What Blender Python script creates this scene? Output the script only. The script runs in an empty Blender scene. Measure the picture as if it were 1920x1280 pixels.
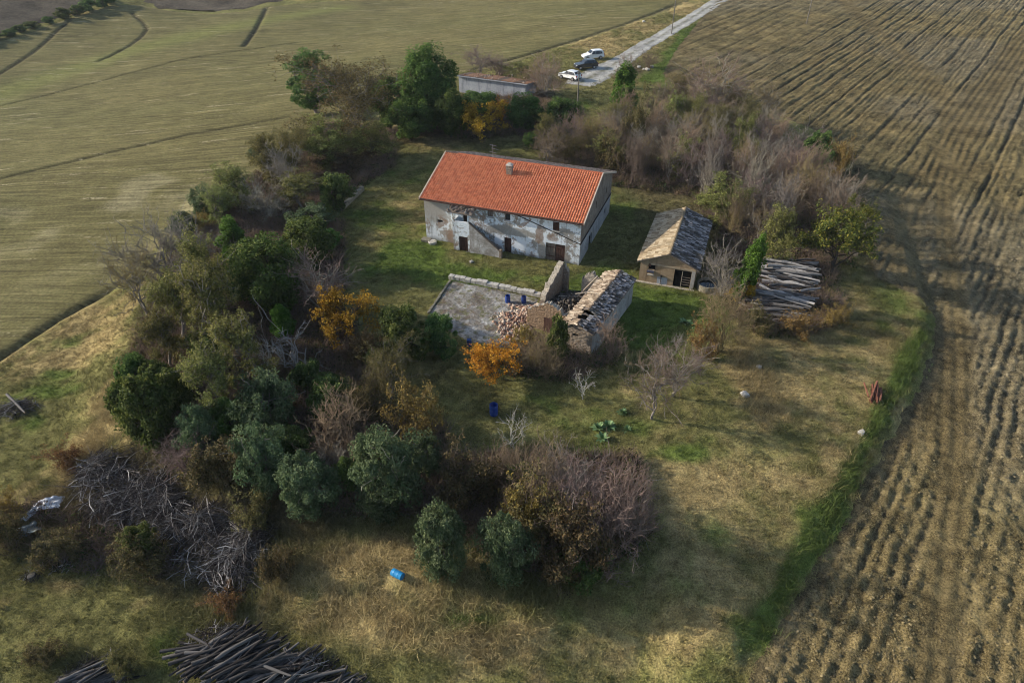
import bpy, math, random
import numpy as np
from mathutils import Vector
sc = bpy.context.scene
col = sc.collection
R_ = math.radians
# ------------------------------------------------------------------ camera, sky, sun, exposure
CAM_H, PITCH, FPX = 34.0, R_(36.0), 1280.0
cam = bpy.data.cameras.new('camera'); cam.sensor_width = 36.0; cam.lens = 24.0
cam.clip_start = 0.5; cam.clip_end = 5000
camo = bpy.data.objects.new('camera', cam); col.objects.link(camo)
camo.location = (0, 0, CAM_H); camo.rotation_euler = (R_(90) - PITCH, 0, 0)
sc.camera = camo
SUN_EL, SUN_DIR = 22.5, (-0.980, 0.198)          # direction on the ground towards the sun
w = bpy.data.worlds.new('World'); sc.world = w; w.use_nodes = True
wn = w.node_tree; bg = wn.nodes['Background']
sky = wn.nodes.new('ShaderNodeTexSky'); sky.sky_type = 'NISHITA'; sky.sun_disc = False
sky.sun_elevation = R_(SUN_EL); sky.sun_rotation = math.atan2(SUN_DIR[0], SUN_DIR[1])
sky.air_density = 1.0; sky.dust_density = 1.5; sky.ozone_density = 1.2
wn.links.new(sky.outputs[0], bg.inputs[0]); bg.inputs[1].default_value = 0.13
sl = bpy.data.lights.new('sun', 'SUN'); sl.energy = 4.2; sl.angle = R_(0.6); sl.color = (1.0, 0.90, 0.76)
so = bpy.data.objects.new('sun', sl); col.objects.link(so)
so.rotation_euler = Vector((-SUN_DIR[0], -SUN_DIR[1], -math.tan(R_(SUN_EL)))).to_track_quat('-Z', 'Y').to_euler()
sc.view_settings.view_transform = 'Standard'; sc.view_settings.look = 'None'
sc.view_settings.gamma = 1.0; sc.view_settings.exposure = 0.65
sc.render.engine = 'CYCLES'
sc.cycles.use_adaptive_sampling = True; sc.cycles.adaptive_threshold = 0.025
sc.cycles.max_bounces = 4; sc.cycles.diffuse_bounces = 2; sc.cycles.glossy_bounces = 2
sc.cycles.transmission_bounces = 2; sc.cycles.transparent_max_bounces = 4
sc.cycles.use_denoising = True; sc.cycles.filter_width = 1.0
# ------------------------------------------------------------------ small maths
rng = np.random.default_rng(7); random.seed(7)
def sm(t):
    t = np.clip(t, 0, 1); return t * t * (3 - 2 * t)
def hsh(ix, iy, seed):
    h = (ix.astype(np.int64) * 374761393 + iy.astype(np.int64) * 668265263 + seed * 974711) & 0xffffffff
    h = ((h ^ (h >> 13)) * 1274126177) & 0xffffffff
    h = h ^ (h >> 16)
    return (h & 0xffffff) / float(0xffffff)
def vn(x, y, seed=0):
    x = np.asarray(x, float); y = np.asarray(y, float)
    ix = np.floor(x); iy = np.floor(y); fx = x - ix; fy = y - iy
    fx = fx * fx * (3 - 2 * fx); fy = fy * fy * (3 - 2 * fy)
    a = hsh(ix, iy, seed); b = hsh(ix + 1, iy, seed); c = hsh(ix, iy + 1, seed); d = hsh(ix + 1, iy + 1, seed)
    return (a * (1 - fx) + b * fx) * (1 - fy) + (c * (1 - fx) + d * fx) * fy
def fbm(x, y, seed=0, o=4):
    s = 0; a = 0.5; t = 0
    for k in range(o):
        s = s + a * vn(x * 2 ** k, y * 2 ** k, seed + k * 17); t += a; a *= 0.5
    return s / t
def sd_poly(x, y, P):                      # signed distance, positive inside
    P = np.asarray(P, float); d = np.full(np.shape(x), 1e18); ins = np.zeros(np.shape(x), bool)
    for (ax, ay), (bx, by) in zip(P, np.roll(P, -1, 0)):
        ex, ey = bx - ax, by - ay; wx, wy = x - ax, y - ay
        t = np.clip((wx * ex + wy * ey) / (ex * ex + ey * ey + 1e-12), 0, 1)
        d = np.minimum(d, (wx - ex * t) ** 2 + (wy - ey * t) ** 2)
        c = ((ay <= y) & (by > y)) | ((by <= y) & (ay > y))
        xi = ax + (y - ay) / (by - ay + 1e-12) * ex
        ins ^= c & (x < xi)
    return np.where(ins, 1, -1) * np.sqrt(d)
def d_line(x, y, P):
    d = np.full(np.shape(x), 1e18)
    for (ax, ay), (bx, by) in zip(P[:-1], P[1:]):
        ex, ey = bx - ax, by - ay; wx, wy = x - ax, y - ay
        t = np.clip((wx * ex + wy * ey) / (ex * ex + ey * ey + 1e-12), 0, 1)
        d = np.minimum(d, (wx - ex * t) ** 2 + (wy - ey * t) ** 2)
    return np.sqrt(d)
# survey helpers: bearing of a landmark seen from the drone -> its place on the terrain
CT, ST = math.cos(PITCH), math.sin(PITCH)
def ray(px, py):
    a, b = px - 960.0, 640.0 - py
    return a, FPX * CT + b * ST, b * CT - FPX * ST
def F(px, py, z=0.0):
    d = ray(px, py); t = (CAM_H - z) / -d[2]; return t * d[0], t * d[1]
PLATEAU = [F(*p) for p in [(300,470),(255,610),(215,740),(250,820),(360,870),(480,930),(580,1000),(800,1095),(1000,1130),(1240,1090),
           (1330,1180),(1380,1180),(1475,1075),(1555,940),(1640,800),(1715,680),(1742,600),(1735,560),(1640,300),(1470,190),(1235,100),(1235,60),(1000,60),(700,140),(520,250)]]
_cache = {}
def T(x, y):
    x = np.asarray(x, float); y = np.asarray(y, float)
    s = -0.838 * x + 0.546 * y
    z = -9.0 * sm((s - 58) / 120) + 0.13 * np.maximum(0, s - 195) * sm((s - 185) / 60)
    z = z + 2.5 * sm((s - 120) / 60) * (fbm(x / 70 + 3, y / 70 + 9, 5, 2) - 0.5) * 2
    sd = sd_poly(x, y, PLATEAU)
    amt = np.where(x > 12, 0.75, 2.0) * (1 - sm((y - 62) / 30)) * sm((x + 70) / 10)
    amt = amt * 1.0
    wid = np.where(x > 12, 2.2, 6.5)
    z = z - amt * sm((-sd + 0.8) / wid)
    z = z + 0.30 * (fbm(x / 9, y / 9, 31, 3) - 0.5) * sm((np.hypot(x - 1, y - 60) - 14) / 14)
    return z
def G(px, py, dz=0.0):
    d = ray(px, py); t = CAM_H / -d[2]
    for _ in range(40):
        z = float(T(t * d[0], t * d[1])) + dz
        t2 = 0.35 * t + 0.65 * (CAM_H - z) / -d[2]
        if abs(t2 - t) < 2e-5 * t: break
        t = t2
    return np.array([t * d[0], t * d[1], CAM_H + t * d[2]]), t
def Gxy(pts): return [tuple(G(*p)[0][:2]) for p in pts]
def z_at(py, y):
    d = ray(960, py); return CAM_H + y / d[1] * d[2]
# ------------------------------------------------------------------ object helpers
def mesh_np(name, V, faces, attrs=None, smooth=False, mats=None, midx=None):
    """V (n,3); faces: int array (m,k) or list of such arrays"""
    me = bpy.data.meshes.new(name); V = np.asarray(V, np.float32)
    if not isinstance(faces, list): faces = [faces]
    faces = [np.asarray(f, np.int32) for f in faces if len(f)]
    me.vertices.add(len(V)); me.vertices.foreach_set('co', V.ravel())
    loops = np.concatenate([f.ravel() for f in faces]); tot = np.concatenate([np.full(len(f), f.shape[1], np.int32) for f in faces])
    start = np.concatenate([[0], np.cumsum(tot)[:-1]]).astype(np.int32)
    me.loops.add(len(loops)); me.loops.foreach_set('vertex_index', loops)
    me.polygons.add(len(tot)); me.polygons.foreach_set('loop_start', start); me.polygons.foreach_set('loop_total', tot)
    if smooth: me.polygons.foreach_set('use_smooth', np.ones(len(tot), bool))
    if midx is not None: me.polygons.foreach_set('material_index', np.asarray(midx, np.int32))
    for k, v in (attrs or {}).items():
        v = np.asarray(v, np.float32)
        if v.ndim == 1:
            a = me.attributes.new(k, 'FLOAT', 'POINT'); a.data.foreach_set('value', v)
        else:
            a = me.attributes.new(k, 'FLOAT_COLOR', 'POINT')
            if v.shape[1] == 3: v = np.concatenate([v, np.ones((len(v), 1), np.float32)], 1)
            a.data.foreach_set('color', v.ravel())
    me.update(calc_edges=True); me.validate()
    for m in (mats or []): me.materials.append(m)
    return me
def obj(name, me, parent=None, loc=None, rot=None, kind=None, label=None, cat=None, group=None):
    o = bpy.data.objects.new(name, me); col.objects.link(o)
    if parent is not None: o.parent = parent
    if loc is not None: o.location = loc
    if rot is not None: o.rotation_euler = rot
    for k, v in (('kind', kind), ('label', label), ('category', cat), ('group', group)):
        if v: o[k] = v
    return o
def thing(name, label, cat, loc=(0, 0, 0), rotz=0.0, group=None):
    return obj(name, None, None, loc, (0, 0, rotz), None, label, cat, group)
class MB:                                      # collects polygons for ONE mesh
    def __init__(s): s.v = []; s.f = []; s.m = []
    def poly(s, pts, m=0):
        n = len(s.v); s.v += [tuple(p) for p in pts]; s.f.append(list(range(n, n + len(pts)))); s.m.append(m)
    def box(s, x0, x1, y0, y1, z0, z1, m=0):
        s.hexa([(x0,y0,z0),(x1,y0,z0),(x1,y1,z0),(x0,y1,z0)], [(x0,y0,z1),(x1,y0,z1),(x1,y1,z1),(x0,y1,z1)], m)
    def hexa(s, lo, hi, m=0):
        n = len(s.v); s.v += [tuple(p) for p in lo] + [tuple(p) for p in hi]; k = len(lo)
        s.f.append([n + i for i in range(k)][::-1]); s.f.append([n + k + i for i in range(k)]); s.m += [m, m]
        for i in range(k):
            j = (i + 1) % k; s.f.append([n + i, n + j, n + k + j, n + k + i]); s.m.append(m)
    def tube(s, p0, p1, r0, r1=None, k=8, m=0, cap=True):
        r1 = r0 if r1 is None else r1; p0 = Vector(p0); p1 = Vector(p1); d = (p1 - p0).normalized()
        a = d.orthogonal().normalized(); b = d.cross(a)
        lo = [p0 + (a * math.cos(t) + b * math.sin(t)) * r0 for t in [2 * math.pi * i / k for i in range(k)]]
        hi = [p1 + (a * math.cos(t) + b * math.sin(t)) * r1 for t in [2 * math.pi * i / k for i in range(k)]]
        s.hexa(lo, hi, m)
    def build(s, name, mats, parent=None, bevel=0, smooth=False, **kw):
        me = bpy.data.meshes.new(name); me.from_pydata(s.v, [], s.f)
        for m in (mats if isinstance(mats, (list, tuple)) else [mats]): me.materials.append(m)
        me.polygons.foreach_set('material_index', s.m)
        if smooth: me.polygons.foreach_set('use_smooth', [True] * len(s.f))
        me.update(); o = obj(name, me, parent, **kw)
        if bevel:
            b = o.modifiers.new('bevel', 'BEVEL'); b.width = bevel; b.segments = 2; b.limit_method = 'ANGLE'
        return o
# ------------------------------------------------------------------ materials
class NT:
    def __init__(s, name, rough=0.85, spec=0.2):
        s.mat = bpy.data.materials.new(name); s.mat.use_nodes = True; s.nt = s.mat.node_tree
        s.b = s.nt.nodes['Principled BSDF']; s.b.inputs['Roughness'].default_value = rough
        s.b.inputs['Specular IOR Level'].default_value = spec
        s._co = None
    def n(s, t, **kw):
        nd = s.nt.nodes.new(t)
        for k, v in kw.items(): setattr(nd, k, v)
        return nd
    def lk(s, a, b):
        if hasattr(a, 'is_output'): s.nt.links.new(a, b)
        else: b.default_value = a
    def co(s):
        if s._co is None: s._co = s.n('ShaderNodeTexCoord').outputs['Object']
        return s._co
    def world(s): return s.n('ShaderNodeNewGeometry').outputs['Position']
    def map(s, scale=(1, 1, 1), rot=(0, 0, 0), vec=None, loc=(0, 0, 0)):
        m = s.n('ShaderNodeMapping'); m.inputs['Scale'].default_value = scale; m.inputs['Rotation'].default_value = rot
        m.inputs['Location'].default_value = loc
        s.lk(vec or s.co(), m.inputs['Vector']); return m.outputs[0]
    def noise(s, scale, detail=4, rough=0.55, vec=None, dist=0.0):
        t = s.n('ShaderNodeTexNoise'); t.inputs['Scale'].default_value = scale; t.inputs['Detail'].default_value = detail
        t.inputs['Roughness'].default_value = rough; t.inputs['Distortion'].default_value = dist
        s.lk(vec or s.co(), t.inputs['Vector']); return t.outputs['Fac']
    def ramp(s, f, stops, interp='LINEAR'):
        r = s.n('ShaderNodeValToRGB'); e = r.color_ramp; e.interpolation = interp
        while len(e.elements) < len(stops): e.elements.new(0.5)
        for el, (p, c) in zip(e.elements, stops):
            el.position = p; el.color = (c, c, c, 1) if not hasattr(c, '__len__') else (*c[:3], 1)
        s.lk(f, r.inputs[0]); return r.outputs[0]
    def mix(s, f, a, b, blend='MIX'):
        m = s.n('ShaderNodeMix', data_type='RGBA', blend_type=blend)
        s.lk(f, m.inputs[0])
        for v, i in ((a, 6), (b, 7)):
            if hasattr(v, 'is_output'): s.nt.links.new(v, m.inputs[i])
            else: m.inputs[i].default_value = (*v[:3], 1) if hasattr(v, '__len__') else (v, v, v, 1)
        return m.outputs[2]
    def math(s, op, a, b=0.0, clamp=False):
        m = s.n('ShaderNodeMath', operation=op, use_clamp=clamp); s.lk(a, m.inputs[0]); s.lk(b, m.inputs[1]); return m.outputs[0]
    def attr(s, name, inst=False):
        a = s.n('ShaderNodeAttribute', attribute_name=name, attribute_type='INSTANCER' if inst else 'GEOMETRY'); return a
    def rnd(s): return s.n('ShaderNodeObjectInfo').outputs['Random']
    def sep(s, v):
        x = s.n('ShaderNodeSeparateXYZ'); s.lk(v, x.inputs[0]); return x.outputs
    def bump(s, h, strength=0.5, dist=0.05):
        b = s.n('ShaderNodeBump'); b.inputs['Strength'].default_value = strength; b.inputs['Distance'].default_value = dist
        s.lk(h, b.inputs['Height']); s.lk(b.outputs[0], s.b.inputs['Normal'])
    def base(s, c):
        if hasattr(c, 'is_output'): s.lk(c, s.b.inputs['Base Color'])
        else: s.b.inputs['Base Color'].default_value = (*c[:3], 1)
        return s.mat
def m_plain(name, c, rough=0.8, spec=0.3, var=0.35, scale=6.0, metal=0.0):
    n = NT(name, rough, spec); f = n.noise(scale, 5, 0.65)
    n.b.inputs['Metallic'].default_value = metal
    lo = tuple(v * (1 - var) for v in c); hi = tuple(min(1, v * (1 + var)) for v in c)
    n.base(n.ramp(f, [(0.3, lo), (0.7, hi)])); n.bump(f, 0.25, 0.03); return n.mat
def m_ground(name, con=1.0):
    n = NT(name, 0.95, 0.05); g = n.attr('gcol').outputs['Color']; P = n.world()
    a = n.noise(1.1, 3, 0.7, P); b = n.noise(9.0, 3, 0.75, P); c = n.noise(0.22, 2, 0.6, P)
    k = n.math('ADD', n.math('MULTIPLY', a, 0.55), n.math('ADD', n.math('MULTIPLY', b, 1.1), n.math('MULTIPLY', c, 0.5)))
    k = n.ramp(n.math('MULTIPLY', k, 0.5), [(0.54 - .13 / con, 0.22), (0.54, 0.60), (0.54 + .13 / con, 1.05)])
    colr = n.mix(1.0, g, n.mix(1.0, k, (1.9, 1.86, 1.66), 'MULTIPLY'), 'MULTIPLY')
    n.base(colr); n.bump(n.math('ADD', n.math('MULTIPLY', b, 0.6), a), 1.0, 0.2); return n.mat
# ------------------------------------------------------------------ regions of the place
SOWN = Gxy([(-300,905),(0,684),(120,602),(255,507),(330,430),(420,362),(520,300),(600,245),(700,190),(860,135),(940,128),(1000,105),(1060,84),(1180,45),(1262,15),(1310,-8),
            (1000,-25),(640,2),(512,12),(460,22),(400,27),(330,23),(262,10),(215,10),(100,46),(0,79),(-300,165)])
FAR1 = Gxy([(-300,150),(0,64),(98,32),(205,0),(230,-30),(100,-45),(-300,-40)])
FAR2 = Gxy([(268,4),(330,15),(400,20),(460,16),(505,4),(600,-12),(700,-40),(330,-40)])
PLOW = Gxy([(1352,-8),(1300,52),(1268,92),(1240,140),(1290,180),(1380,200),(1470,222),(1555,255),(1590,290),(1612,360),(1622,440),(1640,520),(1725,560),(1757,600),(1748,655),(1716,735),
            (1655,850),(1575,985),(1490,1120),(1395,1290),(1330,1420),(2300,1420),(2500,600),(2200,0),(1900,-40)])
ROAD = [tuple(G(*p)[0][:2]) for p in [(1405,-32),(1352,-2),(1300,32),(1250,62),(1205,88),(1165,114),(1130,134),(1095,152),(1082,162)]]
ROADW = [2.1, 2.1, 2.0, 1.9, 1.9, 2.2, 3.0, 3.2, 2.2]
YARD = Gxy([(848,526),(1012,560),(1003,575),(985,640),(955,652),(880,640),(800,594)])
DITCH = [(Gxy([(-120,362),(0,335),(200,287),(350,253),(545,218)]), 0.55), (Gxy([(-60,160),(0,138),(60,100),(105,60),(133,35)]), 0.6), (Gxy([(185,115),(240,88),(265,70),(276,55),(268,42),(248,25)]), 0.6),
         (Gxy([(457,87),(480,55),(492,32),(500,13)]), 0.75), (Gxy([(-60,212),(160,160),(330,115),(560,80)]), 0.35), (Gxy([(-200,812),(0,676),(120,596),(258,500)]), 0.95), (Gxy([(640,450),(1180,47)]), 0.0),
         (Gxy([(860,138),(1000,100),(1060,82),(1180,43),(1275,5)]), 0.6)]
VALLEY = Gxy([(-80,205),(0,178),(120,135),(260,90),(330,75),(480,42),(640,15)])
HB = (-9.1, 65.5)
def blob(lst):
    out = []
    for px, py, rx, ry, wt in lst:
        c, t = G(px, py); c2, _ = G(px, py - ry); c3, _ = G(px, py + ry)
        out.append((c[0], c[1], rx * t, abs(c2[1] - c3[1]) / 2, wt))
    return out
GREEN = blob([(740,480,120,60,.55),(700,330,90,55,.45),(900,520,130,26,1.0),(1150,530,70,40,1.1),(1210,600,130,55,1.1),(1160,390,90,40,1.0),(1260,570,90,30,.9),(1050,790,190,75,.6),(900,860,70,40,.6),(640,420,70,30,.5),
              (100,735,75,22,1.1),(65,790,40,20,1.1),(120,700,40,14,.9),(900,1160,90,16,.9),(560,1250,70,45,.7),(310,1210,60,60,.6),(1280,850,45,22,.8),(1690,650,34,50,.7),(1110,855,80,30,.5),(800,470,40,20,.8),
              (430,900,50,20,.6),(520,1010,40,20,.7),(960,420,60,20,.3),(1270,60,30,10,.9),(1080,200,60,16,1.0),(1230,140,30,20,.9),(1380,1030,60,50,.35),(1690,560,60,40,.6)])
DRY = blob([(700,1060,120,60,.5),(740,1160,70,40,.8),(880,1210,80,30,.7),(560,1050,50,60,.5),(170,620,130,60,.8),(60,690,80,50,.7),(700,1080,210,85,.9),(240,700,36,130,1.0),(60,930,90,70,.5),(1300,900,130,65,.7),(1500,720,160,110,.6),(1400,690,40,70,.9),(1590,920,34,70,.9),(1200,1210,260,70,.6),
            (170,840,70,40,.8),(40,1130,120,60,.3),(980,640,50,20,.5),(860,800,90,40,.35),(1210,760,70,40,.5),(720,420,80,40,.35),(720,240,60,14,.5),(820,265,80,16,.5),(1130,85,60,22,1.2),(1210,50,60,18,1.2),(1280,15,50,16,1.2),
            (1180,900,120,50,.6),(1330,1050,160,90,.45),(1650,620,50,60,.5),(330,1120,100,40,.4),(800,1200,160,40,.6),(1480,600,90,30,.4)])
DIRT = blob([(480,700,150,190,.9),(700,840,110,110,.9),(1050,960,130,90,.9),(1350,330,240,140,1.0),(1000,680,80,30,.8),(240,910,140,90,1.0),(420,1020,110,95,1.0),(90,1000,70,60,.8),(560,330,130,70,.9),(1465,560,110,70,.9),
             (1620,420,90,120,.9),(940,200,120,50,.9),(800,230,130,40,.8),(1030,140,60,30,.6),(600,900,120,80,.7),(470,1220,180,60,.5),(170,1255,70,30,.6),(800,690,70,40,.5),(1220,770,60,30,.4),(1190,130,40,12,.8),(1100,150,30,12,.3)])
LUSH = Gxy([(1725,625),(1690,700),(1640,795),(1590,895),(1530,1005),(1478,1090),(1420,1185)])
LUSH2 = Gxy([(1330,30),(1290,62),(1262,95),(1238,140),(1215,150)])
def wsum(B, x, y):
    s = np.zeros(np.shape(x))
    for cx, cy, rx, ry, wt in B: s = s + wt * np.exp(-((x - cx) / rx) ** 2 - ((y - cy) / ry) ** 2)
    return s
C_OLIVE, C_GREEN, C_DRY, C_DIRT = (np.array(c) for c in ((.148, .143, .057), (.088, .132, .030), (.285, .226, .112), (.105, .086, .052)))
def gcolor(x, y):
    n1 = fbm(x / 3.1, y / 3.1, 3); n2 = fbm(x / 1.3 + 40, y / 1.3, 8); n3 = fbm(x / 14, y / 14, 12, 3)
    g = wsum(GREEN, x, y) + 0.95 * np.exp(-(d_line(x, y, LUSH) / 0.55) ** 2) + 1.1 * np.exp(-(d_line(x, y, LUSH2) / 1.6) ** 2)
    d = wsum(DRY, x, y); k = wsum(DIRT, x, y)
    g = sm((g * 1.1 + (n1 - .5) * 1.6 + (n2 - .5) * .9 + (n3 - .5) * .9 - 0.29) / 0.7)
    d = sm((d + (n2 - .5) * 1.8 + (n3 - .5) * 1.2 - 0.1) / 0.8)
    k = sm((k + (n1 - .5) * 0.9 - 0.25) / 0.6)
    c = np.tile(C_OLIVE, (len(x), 1)) * (0.8 + 0.45 * n2[:, None])
    for wv, cc in ((d, C_DRY), (g * 0.9, C_GREEN), (k * 0.85, C_DIRT)): c = c * (1 - wv[:, None]) + cc * wv[:, None]
    return c * (0.8 + 0.4 * fbm(x / .6, y / .6, 77, 2))[:, None]
def grid(xs, ys):
    X, Y = np.meshgrid(xs, ys); nx, ny = len(xs), len(ys)
    i = np.arange(nx * ny).reshape(ny, nx)
    Q = np.stack([i[:-1, :-1], i[:-1, 1:], i[1:, 1:], i[1:, :-1]], -1).reshape(-1, 4)
    return X.ravel(), Y.ravel(), Q
def axis(lo, hi, step, outer, growth=1.12, olo=None):
    a = list(np.arange(lo, hi, step)); s = step
    while a[-1] < outer: s *= growth; a.append(a[-1] + s)
    s = step; b = []
    x = lo
    while x > (olo if olo is not None else -outer): s *= growth; x -= s; b.append(x)
    return np.array(b[::-1] + a)
M_GROUND = m_ground('grass_ground')
# ground sheet
gx, gy, gq = grid(axis(-62, 60, .34, 2600, 1.09), axis(11, 118, .34, 3200, 1.045, olo=-500))
gz = T(gx, gy)
for P in (SOWN, PLOW, FAR1, FAR2):
    gz = gz - 0.7 * sm((sd_poly(gx, gy, P) - 0.25) / 1.2)
gz = gz - 0.35 * sm((sd_poly(gx, gy, YARD) - 0.1) / 0.6)
gz = gz + 0.10 * (fbm(gx / 0.8, gy / 0.8, 51, 3) - .5) * (np.abs(gy - 60) < 60)
bank = wsum(blob([(700,1080,220,95,1.),(240,720,40,140,1.),(130,880,60,60,.9),(1600,930,36,80,1.),(800,1190,160,45,.9)]), gx, gy)
gz = gz + np.clip(bank, 0, 1) * 0.8 * (fbm(gx / 1.5, gy / 1.5, 91, 3) - .42)
gc = gcolor(gx, gy)
ground = obj('ground', mesh_np('ground', np.stack([gx, gy, gz], 1), gq, {'gcol': gc}, True, [M_GROUND]), kind='structure')
def field(name, P, xs_fn, zfn, cfn, mat, edge=1.6):
    X, Y, Q = xs_fn
    sd = sd_poly(X, Y, P)
    jag = sd + 0.7 * (fbm(X / 1.1, Y / 1.1, 71, 3) - .5)
    Z = T(X, Y) + np.clip(jag * 0.35, -0.55, 0.05) + zfn(X, Y, sd) * sm((sd + .1) / 0.9)
    keep = (sd[Q] > -edge).any(1)
    Q = Q[keep]; used = np.unique(Q); re = np.full(len(X), -1, np.int32); re[used] = np.arange(len(used))
    me = mesh_np(name, np.stack([X, Y, Z], 1)[used], re[Q], {'gcol': cfn(X, Y, sd)[used]}, True, [mat])
    return obj(name, me, kind='structure')
def m_sown():
    n = NT('sown_soil', 0.95, 0.05); g = n.attr('gcol').outputs['Color']; P = n.world()
    big = n.noise(0.03, 3, 0.5, P)
    wv = n.n('ShaderNodeVectorMath', operation='ADD'); n.lk(P, wv.inputs[0])
    wn_ = n.n('ShaderNodeTexNoise'); wn_.inputs['Scale'].default_value = 0.02; wn_.inputs['Detail'].default_value = 2; n.lk(P, wn_.inputs['Vector'])
    sc_ = n.n('ShaderNodeVectorMath', operation='SCALE'); n.lk(wn_.outputs['Color'], sc_.inputs[0]); sc_.inputs['Scale'].default_value = 9.0
    n.lk(sc_.outputs[0], wv.inputs[1]); W = wv.outputs[0]
    lines = n.noise(1.0, 3, 0.6, n.map((0.10, 2.6, 0.2), (0, 0, R_(4)), W))
    st = n.noise(1.0, 4, 0.65, n.map((0.10, 0.75, 0.1), (0, 0, R_(4)), W))
    fine = n.noise(3.2, 5, 0.75, P); med = n.noise(0.5, 5, 0.65, P)
    k = n.math('ADD', n.math('MULTIPLY', lines, 0.75), n.math('ADD', n.math('MULTIPLY', fine, 0.75), n.math('MULTIPLY', med, 0.3)))
    k = n.ramp(n.math('MULTIPLY', k, 0.55), [(0.38, 0.28), (0.50, 0.61), (0.62, 1.03)])
    c = n.mix(1.0, g, n.mix(1.0, k, (1.6, 1.57, 1.35), 'MULTIPLY'), 'MULTIPLY')
    s2 = n.math('MULTIPLY', n.ramp(st, [(0.605, 0.0), (0.68, 1.0)]), n.ramp(fine, [(0.40, 0.0), (0.62, 0.85)]))
    c = n.mix(s2, c, (0.46, 0.40, 0.25))
    n.base(c); n.bump(n.math('ADD', lines, n.math('MULTIPLY', fine, 0.7)), 0.8, 0.2); return n.mat
M_SOWN = m_sown()
def sown_z(x, y, sd):
    z = 0.10 * (fbm(x / 2.2, y / 2.2, 5, 3) - .5)
    for P, wd in DITCH:
        if wd: z = z - 0.75 * wd * np.exp(-(d_line(x, y, P) / (0.5 * wd + .18)) ** 2)
    return z
def sown_c(x, y, sd):
    n = fbm(x / 25, y / 25, 9, 3); n2 = fbm(x / 6, y / 6, 19, 3)
    c = np.array((.156, .137, .068)) * (1 - n[:, None]) + np.array((.126, .122, .058)) * n[:, None]
    c = c * (0.8 + 0.4 * n2[:, None])
    v = np.exp(-(d_line(x, y, VALLEY) / (3 + 5 * n)) ** 2)[:, None] * 0.75
    c = c * (1 - v) + np.array((.18, .19, .070)) * v
    pale = (sm((n2 - .5) / .25) * np.exp(-((x + 45) / 26) ** 2 - ((y - 78) / 14) ** 2))[:, None] * .5
    c = c * (1 - pale) + np.array((.30, .27, .19)) * pale
    for P, wd in DITCH:
        if wd:
            q = (np.exp(-(d_line(x, y, P) / (0.5 * wd + .22)) ** 2) * min(1, wd * 1.5))[:, None]
            c = c * (1 - q) + np.array((.045, .040, .030)) * q
    e = (1 - sm(sd / 2.5))[:, None] * 0.35; c = c * (1 - e) + np.array((.25, .21, .12)) * e
    return c
xs = axis(-150, 40, .55, 150, 1.06, olo=-420); ys = axis(44, 230, .55, 460, 1.04, olo=40)
sown = field('sown_field', SOWN, grid(xs, ys), sown_z, sown_c, M_SOWN)
M_FAR = m_ground('far_soil')
def far_c(x, y, sd):
    n = fbm(x / 8, y / 8, 4)[:, None]; return np.array((.085, .072, .058)) * (.7 + .7 * n)
def far_z(x, y, sd): return 0.25 * (fbm(x / 1.5, y / 1.5, 6, 2) - .5)
for P in (FAR1, FAR2):
    a = np.array(P); field('far_field', P, grid(np.arange(a[:, 0].min(), a[:, 0].max(), 1.3), np.arange(a[:, 1].min(), a[:, 1].max(), 1.3)), far_z, far_c, M_FAR)
# ploughed field: rows run along ROWD
ra = R_(37); RV = np.array((math.sin(ra), math.cos(ra))); RU = np.array((math.cos(ra), -math.sin(ra)))
TRACK1 = Gxy([(1560,-20),(1600,20),(1700,110),(1770,190),(1792,240)])
TRACK2 = Gxy([(1990,20),(1920,80),(1840,195),(1795,265),(1760,330)])
TRACK3 = Gxy([(1795,265),(1772,340),(1772,450),(1790,560),(1795,700),(1790,850),(1770,1050),(1745,1300)])
TRACK4 = Gxy([(1700,380),(1690,480),(1730,560),(1768,610),(1757,700),(1720,800)])
def plow_parts(x, y):
    t1 = np.exp(-(d_line(x, y, TRACK1) / 2.1) ** 4); t2 = np.exp(-(d_line(x, y, TRACK2) / 3.0) ** 4); t3 = np.exp(-(d_line(x, y, TRACK3) / 1.1) ** 4) * .9
    return np.clip(t1 + t2 + t3 + 0.75 * np.exp(-(d_line(x, y, TRACK4) / 2.2) ** 4), 0, 1)
def plow_uv(x, y):
    u = x * RU[0] + y * RU[1]; v = x * RV[0] + y * RV[1]
    u = u + 1.6 * (fbm(x / 40, y / 40, 41, 2) - .5) + 0.28 * (fbm(u / 3, v / 4, 43, 2) - .5)
    return u, v
def furrow(x, y):
    u, v = plow_uv(x, y)
    p = u / 2.45; k = np.floor(p); f = p - k
    off = 0.25 * (hsh(k, k * 0, 3) - .5); dep = 0.5 + 0.8 * hsh(k, k * 0 + 1, 9)
    far = .12 + .88 * sm((y - 58) / 30); brk = .75 + .4 * vn(k * 3.7, v / 5, 23); main = (-0.24 * dep * np.exp(-((f - .5 - off) * 2.45 / .28) ** 2) * brk + 0.08 * dep * np.exp(-((f - .5 - off) * 2.45 / .85) ** 2)) * far
    lo_ = 1 - sm((y - 55) / 35); fine = (0.03 + 0.036 * lo_) * np.cos(2 * np.pi * (u / .80 + .35 * vn(u / 3, v / 2.2, 29))) * (.35 + 1.2 * vn(u / 1.6, v / 5, 21)) + (0.20 + 0.06 * lo_) * (0.66 * (vn(u / .40, v / 9., 21) - .5) + .34 * (vn(u / .95 + 7, v / 14, 22) - .5))
    return main + fine
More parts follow.
